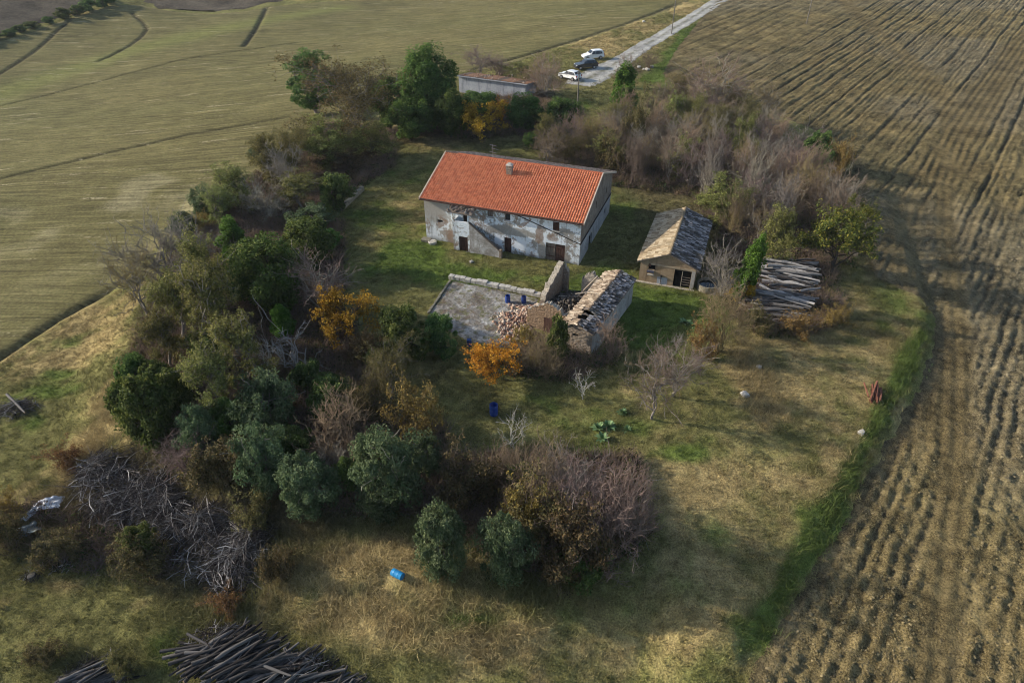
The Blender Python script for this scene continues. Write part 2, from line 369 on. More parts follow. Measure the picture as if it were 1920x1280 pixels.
def plow_z(x, y, sd):
    tr = plow_parts(x, y); u, v = plow_uv(x, y)
    cl = 0.33 * (fbm(u / .36, v / .46, 61, 2) - .5) + 0.16 * (fbm(x / 1.7, y / 1.7, 62, 2) - .5)
    rut = -0.05 * np.cos(2 * np.pi * d_line(x, y, TRACK3) / .95) - 0.05 * np.cos(2 * np.pi * d_line(x, y, TRACK2) / 1.1)
    return (furrow(x, y) + cl) * (1 - .85 * tr) + rut * tr - 0.06 * tr
def plow_c(x, y, sd):
    tr = plow_parts(x, y)[:, None]; n = fbm(x / 5, y / 5, 14, 3)[:, None]; n2 = fbm(x / .5, y / .5, 15, 2)[:, None]; n3 = fbm(x / 22, y / 22, 16, 2)[:, None]
    c = np.array((.166, .128, .064)) * (1 - n) + np.array((.118, .101, .054)) * n
    c = c * (0.6 + 0.8 * n2)
    g = sm((n3 - .45) / .3) * .45; c = c * (1 - g) + np.array((.148, .132, .100)) * (0.6 + .8 * n2) * g
    f = furrow(x, y)[:, None]; hollow_dark = sm((-f - .03) / .12) * .6; c = c * (1 - hollow_dark) + np.array((.055, .047, .034)) * hollow_dark  # soil colour darkens with depth in the furrows
    c = c * (1 - .8 * tr) + np.array((.118, .092, .048)) * (.75 + .5 * n) * .8 * tr
    e = (1 - sm(sd / 2.0))[:, None] * .5; c = c * (1 - e) + np.array((.075, .062, .044)) * e
    return c
ua = np.concatenate([np.arange(-92, -44, .42), np.arange(-44, 32, .175)]); va = [14.0]; s_ = .185
while va[-1] < 330:
    if va[-1] > 55: s_ *= 1.014
    va.append(va[-1] + s_)
U, V_, Q = grid(ua, np.array(va))
M_PLOW = m_ground('ploughed_soil', 1.35)
plow = field('ploughed_field', PLOW, (U * RU[0] + V_ * RV[0], U * RU[1] + V_ * RV[1], Q), plow_z, plow_c, M_PLOW, 1.2)
# gravel road with its parking spot
def strip(P, W, n_across=14, step=.5):
    P = np.array(P); seg = np.hypot(*np.diff(P, axis=0).T); L = np.concatenate([[0], np.cumsum(seg)])
    t = np.arange(0, L[-1], step); cx = np.interp(t, L, P[:, 0]); cy = np.interp(t, L, P[:, 1]); ww = np.interp(t, L, W)
    k = np.ones(9) / 9
    cx = np.convolve(np.pad(cx, 4, 'edge'), k, 'valid'); cy = np.convolve(np.pad(cy, 4, 'edge'), k, 'valid')
    dx, dy = np.gradient(cx), np.gradient(cy); l = np.hypot(dx, dy); nx, ny = dy / l, -dx / l
    s = np.linspace(-1.25, 1.25, n_across)
    X = cx[:, None] + nx[:, None] * s * ww[:, None]; Y = cy[:, None] + ny[:, None] * s * ww[:, None]
    i = np.arange(X.size).reshape(X.shape); Q = np.stack([i[:-1, :-1], i[:-1, 1:], i[1:, 1:], i[1:, :-1]], -1).reshape(-1, 4)
    return X.ravel(), Y.ravel(), np.tile(s, len(t)), Q
X, Y, S, Q = strip(ROAD, ROADW, 19, .4)
sdr = (1 - np.abs(S)) * 2 + 0.8 * (fbm(X / 1.2, Y / 1.2, 5) - .5)
Z = T(X, Y) + np.clip(sdr * .25, -.3, .07) - .05 * np.exp(-((np.abs(S) - .5) / .16) ** 2)
n_ = fbm(X / 1.5, Y / 1.5, 6)[:, None]; trk = np.exp(-((np.abs(S) - .5) / .24) ** 2)[:, None]; mid = np.exp(-(S / .2) ** 2)[:, None] * sm((n_ - .4) / .2)
rc = np.array((.33, .33, .34)) * (.7 + .5 * n_) * (1 - .15 * trk) + np.array((.42, .42, .42)) * .25 * trk
rc = rc * (1 - .75 * mid) + np.array((.10, .10, .05)) * .75 * mid
obj('gravel_road', mesh_np('gravel_road', np.stack([X, Y, Z], 1), Q[:, ::-1], {'gcol': rc}, True, [m_ground('gravel')]), kind='structure')
# paved yard in front of the ruin
def m_yard():
    n = NT('yard_stone', 0.9, 0.15); P = n.world(); v = n.n('ShaderNodeTexVoronoi'); v.inputs['Scale'].default_value = 3.2; n.lk(P, v.inputs['Vector'])
    a = n.noise(.55, 5, .65, P); b = n.noise(9, 4, .7, P)
    c = n.ramp(n.math('ADD', n.math('MULTIPLY', a, .7), n.math('MULTIPLY', b, .3)), [(.38, (.095, .078, .062)), (.48, (.20, .185, .165)), (.60, (.42, .42, .40))])
    c = n.mix(n.ramp(v.outputs['Color'], [(.2, .0), (.8, .45)]), c, (.16, .14, .11)); c = n.mix(n.ramp(n.noise(1.3, 4, .7, P), [(.50, 0.), (.62, .85)]), c, (.115, .115, .05)); c = n.mix(n.ramp(n.noise(.8, 4, .7, n.map(vec=P, loc=(7, 3, 0))), [(.54, 0.), (.64, .75)]), c, (.13, .095, .065))
    n.base(c); n.bump(n.math('ADD', b, v.outputs['Distance']), .8, .06); return n.mat
a = np.array(YARD)
X, Y, Q = grid(np.arange(a[:, 0].min() - 1, a[:, 0].max() + 1, .2), np.arange(a[:, 1].min() - 1, a[:, 1].max() + 1, .2))
sd = sd_poly(X, Y, YARD) + .4 * (fbm(X, Y, 8) - .5)
Z = T(X, Y) + np.clip(sd * .4, -.4, .04) + .05 * (fbm(X / .4, Y / .4, 9, 2) - .5)
Q = Q[(sd[Q] > -.8).any(1)]
yard = obj('paved_yard', mesh_np('paved_yard', np.stack([X, Y, Z], 1), Q, None, True, [m_yard()]), kind='structure')
# ------------------------------------------------------------------ building materials
def m_limewash():
    n = NT('peeling_limewash', 0.9, 0.1); P = n.co(); x, y, z = n.sep(P)
    a = n.noise(.55, 6, .68, P, .6); b = n.noise(1.7, 6, .7, P, .3); c = n.noise(5.5, 5, .7, P); d = n.noise(.35, 3, .5, n.map((1, 1, .35), vec=P))
    wash = n.ramp(c, [(.3, (.58, .65, .72)), (.5, (.76, .81, .85)), (.7, (.86, .88, .89))])
    grey = n.ramp(b, [(.35, (.23, .215, .195)), (.65, (.40, .375, .335))])
    base = n.mix(n.ramp(n.math('ADD', n.math('MULTIPLY', a, .6), n.math('MULTIPLY', b, .4)), [(.50, 0.), (.545, 1.)]), wash, grey)
    # left bay keeps its beige render
    lf = n.math('MULTIPLY', n.ramp(n.math('ADD', n.math('MULTIPLY', x, .1), n.math('MULTIPLY', n.math('SUBTRACT', b, .5), .5)), [(.27, 1.), (.33, 0.)]), n.ramp(n.math('ADD', n.math('MULTIPLY', z, .2), n.math('MULTIPLY', n.math('SUBTRACT', a, .5), .9)), [(.30, .15), (.46, .85)]))
    base = n.mix(lf, base, n.ramp(b, [(.3, (.30, .275, .24)), (.7, (.45, .42, .37))]))
    br = n.math('MULTIPLY', n.ramp(n.noise(.75, 5, .7, n.map(vec=P, loc=(5, 3, 2)), .8), [(.575, 0.), (.61, 1.)]), n.ramp(c, [(.35, .4), (.6, 1.)]))
    base = n.mix(br, base, n.ramp(c, [(.3, (.20, .125, .085)), (.7, (.36, .26, .19))]))
    st = n.noise(1., 4, .6, n.map((2.4, 2.4, .22), vec=P)); stain = n.math('MULTIPLY', n.ramp(st, [(.52, 0.), (.72, .75)]), n.ramp(b, [(.3, .4), (.7, 1.)]))
    base = n.mix(stain, base, (.115, .11, .10))
    def patch(cx, cz, rx, rz, colr, k=1.):
        q = n.math('SQRT', n.math('ADD', n.math('POWER', n.math('DIVIDE', n.math('SUBTRACT', x, cx), rx), 2.), n.math('POWER', n.math('DIVIDE', n.math('SUBTRACT', z, cz), rz), 2.)))
        q = n.math('ADD', q, n.math('MULTIPLY', n.math('SUBTRACT', b, .5), 1.6)); return n.mix(n.math('MULTIPLY', n.ramp(q, [(.78, 1.), (1., 0.)]), k), base, colr)
    greyc = n.ramp(c, [(.3, (.24, .225, .20)), (.7, (.40, .375, .33))]); brn = n.ramp(c, [(.3, (.19, .12, .085)), (.7, (.33, .235, .17))])
    base = patch(9.6, 2.5, 3.0, .55, greyc, .9); base = patch(12.6, 2.6, .45, 1.3, brn, .8); base = patch(12.9, 1.0, .5, 1.0, greyc, .9); base = patch(2.9, .7, .8, .9, brn, .6); base = patch(7.6, .5, 1.0, .5, brn, .6); base = patch(13.9, 2.5, .7, .35, brn, .7); base = patch(1.0, 3.6, 1.6, .9, n.ramp(c, [(.3, (.33, .30, .265)), (.7, (.46, .43, .385))]), .9)
    base = patch(8.2, 1.3, .5, .7, (.80, .84, .88), .9); base = patch(10.6, 1.2, .8, .6, (.80, .84, .88), .85)
    foot_dark = n.math('MULTIPLY', n.ramp(n.math('ADD', z, n.math('MULTIPLY', a, .9)), [(.35, 1.), (.95, 0.)]), .7); base = n.mix(foot_dark, base, (.14, .14, .12))  # wall colour gets darker towards the foot
    n.base(base); n.bump(n.math('ADD', a, n.math('MULTIPLY', c, .6)), .5, .06); return n.mat
def m_render(name, c1, c2, c3, s=1.0):
    n = NT(name, .92, .1); P = n.co(); a = n.noise(.7 * s, 6, .68, P, .4); b = n.noise(4 * s, 5, .7, P); st = n.noise(1., 4, .6, n.map((2.2, 2.2, .3), vec=P))
    base = n.ramp(n.math('ADD', n.math('MULTIPLY', a, .65), n.math('MULTIPLY', b, .35)), [(.36, c1), (.5, c2), (.64, c3)])
    base = n.mix(n.ramp(st, [(.55, 0.), (.75, .6)]), base, tuple(v * .4 for v in c1)); n.base(base); n.bump(n.math('ADD', a, b), .6, .05); return n.mat
def m_rubble(name, c1, c2, mortar, scale=3.2):
    n = NT(name, .95, .1); P = n.co(); v = n.n('ShaderNodeTexVoronoi'); v.inputs['Scale'].default_value = scale; n.lk(n.map((1, 1, 1.7), vec=P), v.inputs['Vector'])
    a = n.noise(.9, 6, .7, P); b = n.noise(9, 4, .7, P)
    c = n.mix(v.outputs['Color'], c1, c2); c = n.mix(n.ramp(v.outputs['Distance'], [(.42, 0.), (.62, .9)]), c, mortar)
    c = n.mix(n.ramp(a, [(.48, 0.), (.56, .75)]), c, n.ramp(b, [(.3, tuple(k * .8 for k in mortar)), (.7, tuple(k * 1.35 for k in mortar))])); c = n.mix(n.ramp(b, [(.4, .5), (.6, 0.)]), c, tuple(k * .45 for k in c1))
    n.base(c); n.bump(n.math('SUBTRACT', b, v.outputs['Distance']), .9, .08); return n.mat
def m_tiles(name, stops, patch=None):
    n = NT(name, .8, .2); P = n.co(); lv = n.attr('lv').outputs['Fac']; a = n.noise(.5, 5, .65, P); b = n.noise(8, 5, .7, P)
    f = n.math('ADD', n.math('MULTIPLY', lv, .6), n.math('ADD', n.math('MULTIPLY', a, .25), n.math('MULTIPLY', b, .2)))
    c = n.ramp(f, stops)
    if patch: c = n.mix(n.ramp(n.noise(1.1, 6, .7, P, .5), [(.50, 0.), (.62, patch[1])]), c, patch[0])
    n.base(c); n.bump(b, .3, .02); return n.mat
def m_wood(name, c, var=.5):
    n = NT(name, .85, .15); P = n.co(); g = n.noise(1., 5, .6, n.map((9, 9, .8), vec=P)); b = n.noise(2.2, 4, .6, P)
    f = n.math('ADD', n.math('MULTIPLY', g, .6), n.math('MULTIPLY', b, .4))
    n.base(n.ramp(f, [(.32, tuple(k * (1 - var) for k in c)), (.68, tuple(k * (1 + var) for k in c))])); n.bump(g, .4, .02); return n.mat
M_LIME = m_limewash()
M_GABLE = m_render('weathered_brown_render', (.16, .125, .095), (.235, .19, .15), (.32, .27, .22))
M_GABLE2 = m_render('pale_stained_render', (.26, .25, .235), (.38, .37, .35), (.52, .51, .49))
M_SHEDW = m_render('ochre_brown_render', (.235, .165, .10), (.315, .23, .145), (.39, .30, .20))
M_SHEDLITE = m_render('pale_lintel_render', (.30, .23, .15), (.38, .30, .21), (.45, .37, .27))
M_CONC = m_render('grey_blue_concrete', (.22, .24, .27), (.33, .35, .39), (.42, .44, .47))
M_RUIN = m_rubble('old_rubble_masonry', (.22, .165, .12), (.36, .29, .22), (.29, .25, .205), 3.6)
M_BRICKY = m_rubble('ochre_brick_masonry', (.30, .195, .12), (.40, .29, .19), (.30, .22, .15), 6.)
M_TOP = m_plain('broken_mortar', (.36, .32, .26), .95, .1, .45, 7)
M_RED = m_tiles('new_red_tile', [(.26, (.42, .115, .052)), (.5, (.52, .158, .072)), (.80, (.60, .205, .10))], ((.40, .135, .08), .4))
M_BROWN = m_tiles('old_brown_tile', [(.30, (.10, .065, .05)), (.5, (.20, .14, .11)), (.75, (.34, .28, .23))], ((.10, .09, .06), .7))
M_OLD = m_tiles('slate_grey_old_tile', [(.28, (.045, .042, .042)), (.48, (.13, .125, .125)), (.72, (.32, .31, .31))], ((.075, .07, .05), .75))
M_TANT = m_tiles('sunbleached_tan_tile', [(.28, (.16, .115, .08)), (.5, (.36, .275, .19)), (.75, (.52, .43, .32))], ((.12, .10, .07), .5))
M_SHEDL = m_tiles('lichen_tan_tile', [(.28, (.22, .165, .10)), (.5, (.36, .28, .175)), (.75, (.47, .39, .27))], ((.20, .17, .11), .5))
M_DARKW = m_wood('dark_brown_boards', (.075, .042, .033)); M_GREYW = m_wood('weathered_grey_wood', (.17, .14, .115)); M_BEAM = m_wood('bleached_beam', (.34, .29, .23))
M_DARK = m_plain('dark_interior', (.012, .011, .010), .95, .05); M_GLASS = NT('dusty_glass', .25, .5).base((.03, .035, .04))
M_STONE = m_plain('pale_stone', (.42, .40, .36), .9, .15, .35, 5); M_VERGE = m_plain('verge_mortar', (.50, .42, .34), .9, .1, .3, 5)
M_METAL = m_plain('grey_metal', (.42, .42, .42), .4, .5, .2, 4, .7); M_CABLE = m_plain('black_cable', (.035, .03, .028), .7, .2); M_RUST = m_plain('rusty_sheet', (.20, .11, .065), .85, .2, .5, 2.5)
# ------------------------------------------------------------------ building helpers
def wall_x(mb, x0, x1, z0, z1, holes, y, depth, m=0, flip=1):
    """wall in the XZ plane at y; holes (xa,xb,za,zb) get reveals running to y+depth"""
    xs = sorted({x0, x1, *[h[0] for h in holes], *[h[1] for h in holes]}); zs = sorted({z0, z1, *[h[2] for h in holes], *[h[3] for h in holes]})
    for xa, xb in zip(xs, xs[1:]):
        for za, zb in zip(zs, zs[1:]):
            cx, cz = (xa + xb) / 2, (za + zb) / 2
            if any(h[0] < cx < h[1] and h[2] < cz < h[3] for h in holes): continue
            mb.poly([(xa, y, za), (xb, y, za), (xb, y, zb), (xa, y, zb)], m)
    for xa, xb, za, zb in holes:
        q = y + depth
        mb.poly([(xa, y, za), (xa, y, zb), (xa, q, zb), (xa, q, za)], m); mb.poly([(xb, y, za), (xb, q, za), (xb, q, zb), (xb, y, zb)], m)
        mb.poly([(xa, y, zb), (xb, y, zb), (xb, q, zb), (xa, q, zb)], m); mb.poly([(xa, y, za), (xa, q, za), (xb, q, za), (xb, y, za)], m)
        mb.poly([(xa, q, za), (xb, q, za), (xb, q, zb), (xa, q, zb)], m)
def swap(mb, x):             # turn an XZ wall into a YZ wall at plane x
    mb.v = [(x - (py), px, pz) for px, py, pz in mb.v]; return mb
def tile_roof(name, O, U, Vd, nc, nr, tw, th, mat, parent, amp=.05, jit=.012, lift=.035, miss=0.0, seed=1, hole=None, sag=0.0):
    """roman tiles: O eave corner, U along the eave, Vd up the slope; nc columns, nr courses"""
    r = np.random.default_rng(seed); O, U, Vd = (np.array(v, float) for v in (O, U, Vd)); U = U / np.linalg.norm(U); Vd = Vd / np.linalg.norm(Vd); N = np.cross(U, Vd)
    if N[2] < 0: N = -N
    prof = [(0, 0), (.16, .75), (.36, 1.0), (.58, .75), (.74, 0), (.87, -.25)]
    V, Fq, lv = [], [], []
    for j in range(nr):
        for i in range(nc):
            if r.random() < miss: continue
            if hole is not None and hole((i + .5) * tw, (j + .5) * th): continue
            du, dv = r.normal(0, jit, 2); dz = abs(r.normal(0, jit * .6)) - sag * math.sin(math.pi * (i + .5) / nc) * math.sin(math.pi * (j + .5) / nr); sk = r.normal(0, jit * 1.2); val = r.random(); b = len(V)
            for e in (0, 1):
                for (pu, ph) in prof + [(1.0, 0)]:
                    p = O + U * (i * tw + pu * tw + du + sk * e) + Vd * ((j + e * 1.12) * th + dv) + N * (ph * amp + dz + (lift if e == 0 else 0.0)); V.append(p); lv.append(val)
            k = len(prof) + 1
            for q in range(k - 1): Fq.append((b + q, b + q + 1, b + k + q + 1, b + k + q))
    me = mesh_np(name, np.array(V), np.array(Fq), {'lv': np.array(lv)}, False, [mat]); return obj(name, me, parent, kind='stuff')
def slab(parent, name, pts, th, mat):
    mb = MB(); mb.hexa([(x, y, z - th) for x, y, z in pts], pts); return mb.build(name, mat, parent)
def planks(parent, x0, x1, z0, z1, y, n, mat, name='plank', th=.04, gap=.012):
    w_ = (x1 - x0) / n
    for i in range(n):
        mb = MB(); mb.box(x0 + i * w_ + gap, x0 + (i + 1) * w_ - gap, y - th, y, z0, z1); mb.build(name, mat, parent)
# ------------------------------------------------------------------ farmhouse
L, D, E, RG = 16.8, 13.0, 4.8, 7.15
house = thing('farmhouse', 'long two-storey farmhouse with red tiled roof and peeling white-blue walls', 'farmhouse', (HB[0], HB[1], 0), R_(-19.94))
fh = [(8.82, 9.62, -.02, 1.72), (13.26, 15.28, -.02, 1.92), (7.04, 7.64, 3.72, 4.52), (8.9, 9.5, 3.6, 4.45), (13.94, 14.6, 3.36, 4.32), (1.38, 2.0, 2.16, 2.47), (2.86, 3.2, 3.75, 4.55), (4.3, 5.0, 2.55, 4.0)]
mb = MB(); wall_x(mb, 0, L, -.6, E, fh, 0, .32); mb.build('front_wall', M_LIME, house, label='front wall with peeling white and bluish limewash')
mb = MB(); mb.poly([(0, D, -.6), (L, D, -.6), (L, D, E), (0, D, E)]); mb.build('back_wall', M_GABLE2, house)
mb = MB(); mb.poly([(0, 0, -.6), (0, D, -.6), (0, D, E), (0, D / 2, RG), (0, 0, E)]); mb.build('side_wall', M_GABLE2, house)
gw = [(3.6, 5.0, -.02, 1.45), (10.2, 10.7, .95, 1.55)]
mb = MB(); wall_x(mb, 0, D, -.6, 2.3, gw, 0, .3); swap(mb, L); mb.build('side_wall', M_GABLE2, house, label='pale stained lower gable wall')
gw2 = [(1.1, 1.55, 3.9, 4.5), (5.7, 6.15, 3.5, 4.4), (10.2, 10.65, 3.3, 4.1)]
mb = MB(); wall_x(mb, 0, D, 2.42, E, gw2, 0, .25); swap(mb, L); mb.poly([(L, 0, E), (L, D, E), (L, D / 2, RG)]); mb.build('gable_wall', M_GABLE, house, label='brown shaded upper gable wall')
mb = MB(); mb.box(L - .05, L + .09, -.09, D, 2.3, 2.42); mb.build('string_course', M_CABLE, house)
for ya, yb, za, zb in gw2 + [gw[1]]:
    mb = MB(); mb.box(L - .22, L - .18, ya, yb, za, zb); mb.build('window', M_GLASS, house)
mb = MB(); mb.box(L - .27, L - .2, 3.6, 5.0, 0, 1.45); mb.build('barn_opening', M_DARK, house)
# windows and doors of the front
for i, (xa, xb, za, zb) in enumerate(fh):
    if i == 0:
        d = MB(); d.box(xa, xb, .2, .26, 0, zb); d = d.build('door', M_DARKW, house); planks(d, xa, xb, 0.02, zb, .195, 4, M_DARKW)
    elif i == 1:
        for k in (0, 1):
            xm = (xa + xb) / 2; q0, q1 = (xa, xm - .02) if k == 0 else (xm + .02, xb)
            d = MB(); d.box(q0, q1, .16, .22, 0, zb); d = d.build('barn_door', M_DARKW if k else M_GREYW, house, label='reddish-brown plank leaf of the barn door' if k else 'greyed plank leaf of the barn door'); planks(d, q0, q1, .03, zb - .03, .155, 6, M_DARKW if k else M_GREYW)
            
            for zq in (zb - .5, .4): mb = MB(); mb.box(q0 + .05, q1 - .05, .085, .11, zq, zq + .1); mb.build('door_brace', M_DARKW, d)
    elif i in (2, 4):
        d = MB(); d.box(xa, xb, .2, .24, za, zb); d = d.build('window', M_DARK, house)
        for k in (0, 1):
            xm = (xa + xb) / 2; mb = MB(); a0, a1 = ((xa, xm - .01), (xm + .01, xb))[k]; mb.box(a0, a1, .06, .1, za + .02, zb - .02)
            for q in range(6): zz = za + .06 + q * (zb - za - .12) / 6; mb.box(a0 + .04, a1 - .04, .04, .06, zz, zz + .05)
            mb.build('shutter', M_GREYW if i == 2 else M_DARKW, d)
        mb = MB(); mb.box(xa - .08, xb + .08, -.09, .05, za - .08, za - .003); mb.build('sill', M_STONE, d)
    else:
        d = MB(); d.box(xa, xb, .24, .28, za, zb); d = d.build('door' if i == 7 else 'window', M_DARKW if i == 7 else M_GLASS, house)
        mb = MB(); t = .05; mb.box(xa, xa + t, .16, .23, za, zb); mb.box(xb - t, xb, .16, .23, za, zb); mb.box(xa + t, xb - t, .16, .23, zb - t, zb); mb.box(xa + t, xb - t, .16, .23, za, za + t); mb.build('frame', M_GREYW, d)
        if i == 3: mb = MB(); mb.box(xa - .08, xb + .08, -.09, .05, za - .08, za - .003); mb.build('sill', M_STONE, d)
# roof: slabs, tiles, ridge, verges, gutter
OH = .32; sl_ = (RG - E) / (D / 2)
for nm, y0, s in (('front_roof_slope', -OH, 1), ('rear_roof_slope', D + OH, -1)):
    e_z = E - OH * sl_ + .02
    pts = [(-.3, y0, e_z), (L + .3, y0, e_z), (L + .3, D / 2, RG + .02), (-.3, D / 2, RG + .02)]
    r_ = slab(house, nm, pts, .1, M_GREYW)
    ln = math.hypot(D / 2 + OH, RG - e_z)
    if s > 0: tile_roof('roof_tiles', (-.24, y0 - .06, e_z + .03), (1, 0, 0), (0, D / 2 + OH, RG - e_z), 68, 22, (L + .48) / 68, ln / 22, M_RED, r_, .045, .006, .04, 0, 3)
    else: tile_roof('roof_tiles', (-.24, y0 + .06, e_z + .03), (1, 0, 0), (0, -(D / 2 + OH), RG - e_z), 68, 20, (L + .48) / 68, ln / 20, M_BROWN, r_, .055, .02, .04, .01, 4)
n_r = 46
for i in range(n_r):
    mb = MB(); x0 = -.28 + i * (L + .56) / n_r; x1 = x0 + (L + .56) / n_r + .03; lo, hi = [], []
    for k in range(5):
        t = math.pi * k / 4; lo.append((x0, D / 2 - .13 * math.cos(t), RG + .03 + .12 * math.sin(t))); hi.append((x1, D / 2 - .115 * math.cos(t), RG + .015 + .105 * math.sin(t)))
    mb.hexa(lo, hi); rt = mb.build('ridge_tile', M_RED if i > 3 else M_BROWN, house)
for x in (-.36, L + .28):
    for ya, yb in ((-OH - .08, D / 2), (D + OH, D / 2)):
        za = E - OH * sl_ + .1; mb = MB(); mb.hexa([(x, ya, za - .16), (x + .1, ya, za - .16), (x + .1, yb, RG - .02), (x, yb, RG - .02)], [(x, ya, za + .05), (x + .1, ya, za + .05), (x + .1, yb, RG + .15), (x, yb, RG + .15)]); mb.build('verge', M_VERGE, house)
mb = MB(); mb.box(-.3, L + .3, -OH - .14, -OH - .05, E - .21, E - .12); mb.build('gutter', M_DARKW, house)
# chimney
ch = MB(); cz = E + 4.7 * sl_; ch.box(7.42, 8.0, 4.45, 4.95, cz - .4, cz + .62); ch = ch.build('chimney', M_RUIN, house, bevel=.02)
mb = MB(); mb.box(7.36, 8.06, 4.39, 5.01, cz + .62, cz + .70)
for a0, b0 in ((7.42, 4.45), (7.88, 4.45), (7.42, 4.83), (7.88, 4.83)): mb.box(a0, a0 + .12, b0, b0 + .12, cz + .70, cz + .98)
mb.build('chimney_vent', M_RUIN, ch)
mb = MB(); mb.hexa([(7.34, 4.37, cz + .98), (8.08, 4.37, cz + .98), (8.08, 5.03, cz + .98), (7.34, 5.03, cz + .98)], [(7.6, 4.6, cz + 1.2), (7.82, 4.6, cz + 1.2), (7.82, 4.8, cz + 1.2), (7.6, 4.8, cz + 1.2)]); mb.build('chimney_cap', M_STONE, ch)
# antenna on the ridge
an = MB(); an.tube((5.2, 6.45, RG - .1), (5.2, 6.45, RG + 1.55), .025); an = an.build('antenna', M_METAL, house)
for zz, ln_, dx in ((1.5, .75, -.1), (1.15, .7, .05), (.75, .65, -.15)):
    mb = MB(); mb.tube((5.2 + dx - .1, 6.15, RG + zz + .12), (5.2 + dx + .5, 6.6, RG + zz - .14), .022, k=6); mb.build('antenna_arm', M_METAL, an)
# outside stair, porch
M_PARA = m_render('mottled_grey_render', (.22, .20, .175), (.36, .345, .32), (.62, .63, .64), 1.4); M_COPE = m_plain('brick_coping', (.20, .15, .115), .9, .1, .5, 6); M_STONED = m_plain('shade_dark_stone', (.10, .09, .08), .95, .1, .45, 5)  # step stone coloured dark to imitate the shade in the stair slot
blk = [(4.32, 5.32, -.02, 1.66)]
st = MB(); wall_x(st, 3.7, 5.55, -.6, 2.5, blk, -1.25, .3); st.poly([(3.7, -1.25, -.6), (3.7, 0, -.6), (3.7, 0, 2.5), (3.7, -1.25, 2.5)]); st.poly([(3.7, -1.25, 2.5), (5.55, -1.25, 2.5), (5.55, 0, 2.5), (3.7, 0, 2.5)]); st.poly([(5.55, -1.25, 0), (5.55, 0, 0), (5.55, 0, 2.5), (5.55, -1.25, 2.5)])
st = st.build('staircase', M_LIME, house, label='outside stair block with peeling limewash')
d = MB(); d.box(4.32, 5.32, -1.06, -1.0, 0, 1.66); d = d.build('stair_door', M_DARKW, st); planks(d, 4.32, 5.32, .02, 1.62, -1.07, 5, M_DARKW)
NS = 14
for i in range(NS):
    x0 = 5.55 + i * 3.1 / NS; mb = MB(); z1 = 2.5 - (i + 1) * 2.5 / (NS + 1); mb.box(x0 + .002, x0 + 3.1 / NS, -1.04, -.012, -.3, z1); mb.build('step', M_STONED, st)
mb = MB(); mb.hexa([(5.56, -1.3, -.6), (8.75, -1.3, -.6), (8.75, -1.06, -.6), (5.56, -1.06, -.6)], [(5.56, -1.3, 3.3), (8.75, -1.3, .75), (8.75, -1.06, .75), (5.56, -1.06, 3.3)]); mb.build('stair_parapet', M_PARA, st)
mb = MB(); mb.hexa([(5.5, -1.33, 3.3), (8.8, -1.33, .72), (8.8, -1.03, .72), (5.5, -1.03, 3.3)], [(5.5, -1.33, 3.37), (8.8, -1.33, .80), (8.8, -1.03, .80), (5.5, -1.03, 3.37)]); mb.build('parapet_coping', M_COPE, st)
mb = MB(); mb.box(8.78, 9.02, -1.36, -1.0, -.5, .95); mb.build('newel_post', M_RUIN, st)
po = MB(); po.box(3.7, 5.5, -1.25, -1.08, 2.502, 3.3); po.box(3.7, 3.86, -1.08, -.01, 2.502, 3.3); po = po.build('porch_parapet', M_LIME, house)
for x in (3.72, 5.34):
    mb = MB(); mb.box(x, x + .18, -1.24, -1.09, 3.302, 4.32); mb.build('porch_post', M_LIME, house)
pr = slab(house, 'porch_roof', [(3.35, -1.55, 4.36), (5.95, -1.55, 4.36), (5.95, -.02, 4.55), (3.35, -.02, 4.55)], .09, M_GREYW)
tile_roof('porch_tiles', (3.4, -1.5, 4.40), (1, 0, 0), (0, 1.4, .17), 9, 4, .27, .36, M_BROWN, pr, .06, .06, .05, .18, 8)
# slack cable across the front
mb = MB(); pts = [(10.2, -.06, 4.42), (11.4, -.05, 4.05), (13.0, -.05, 3.55), (14.8, -.05, 3.0), (16.0, -.05, 2.6), (16.86, -.05, 2.36)]
for p, q in zip(pts, pts[1:]): mb.tube(p, q, .045, k=6)
mb.tube((10.2, -.06, 4.42), (10.05, -.06, 4.75), .04, k=6); mb.build('drain_pipe', M_CABLE, house)
# ------------------------------------------------------------------ shed
S_L, S_D, S_E, S_R = 5.2, 10.2, 2.3, 3.42
shed = thing('shed', 'small ochre rendered shed with grey tiled roof and dark doorway', 'shed', (12.2, 56.8, 0), R_(-19.5))
sh = [(.8, 1.42, 1.42, 2.02), (3.25, 4.82, -.02, 1.86)]
mb = MB(); wall_x(mb, 0, S_L, -.6, S_E, sh, 0, .3); mb.poly([(0, 0, S_E), (S_L, 0, S_E), (S_L / 2, 0, S_R)]); mb.build('front_wall', M_SHEDW, shed)
mb = MB(); mb.poly([(0, 0, -.6), (0, S_D, -.6), (0, S_D, S_E), (0, 0, S_E)]); mb.poly([(S_L, 0, -.6), (S_L, S_D, -.6), (S_L, S_D, S_E), (S_L, 0, S_E)]); mb.poly([(0, S_D, -.6), (S_L, S_D, -.6), (S_L, S_D, S_E), (S_L / 2, S_D, S_R), (0, S_D, S_E)]); mb.build('side_wall', M_SHEDW, shed)
mb = MB(); mb.box(1.0, S_L - .02, -.04, -.004, 1.95, 2.12); mb.build('lintel_band', M_SHEDLITE, shed)
mb = MB(); mb.box(4.84, 5.18, -.05, -.003, -.3, 1.94); mb.build('corner_pier', m_render('grey_pier', (.26, .24, .21), (.34, .32, .29), (.42, .40, .37)), shed)
mb = MB(); mb.box(3.25, 4.82, .24, .29, 0, 1.86); dr = mb.build('doorway', M_DARK, shed)
mb = MB(); mb.box(3.95, 4.02, .1, .16, 0, 1.7); mb.build('door_post', M_BEAM, dr)
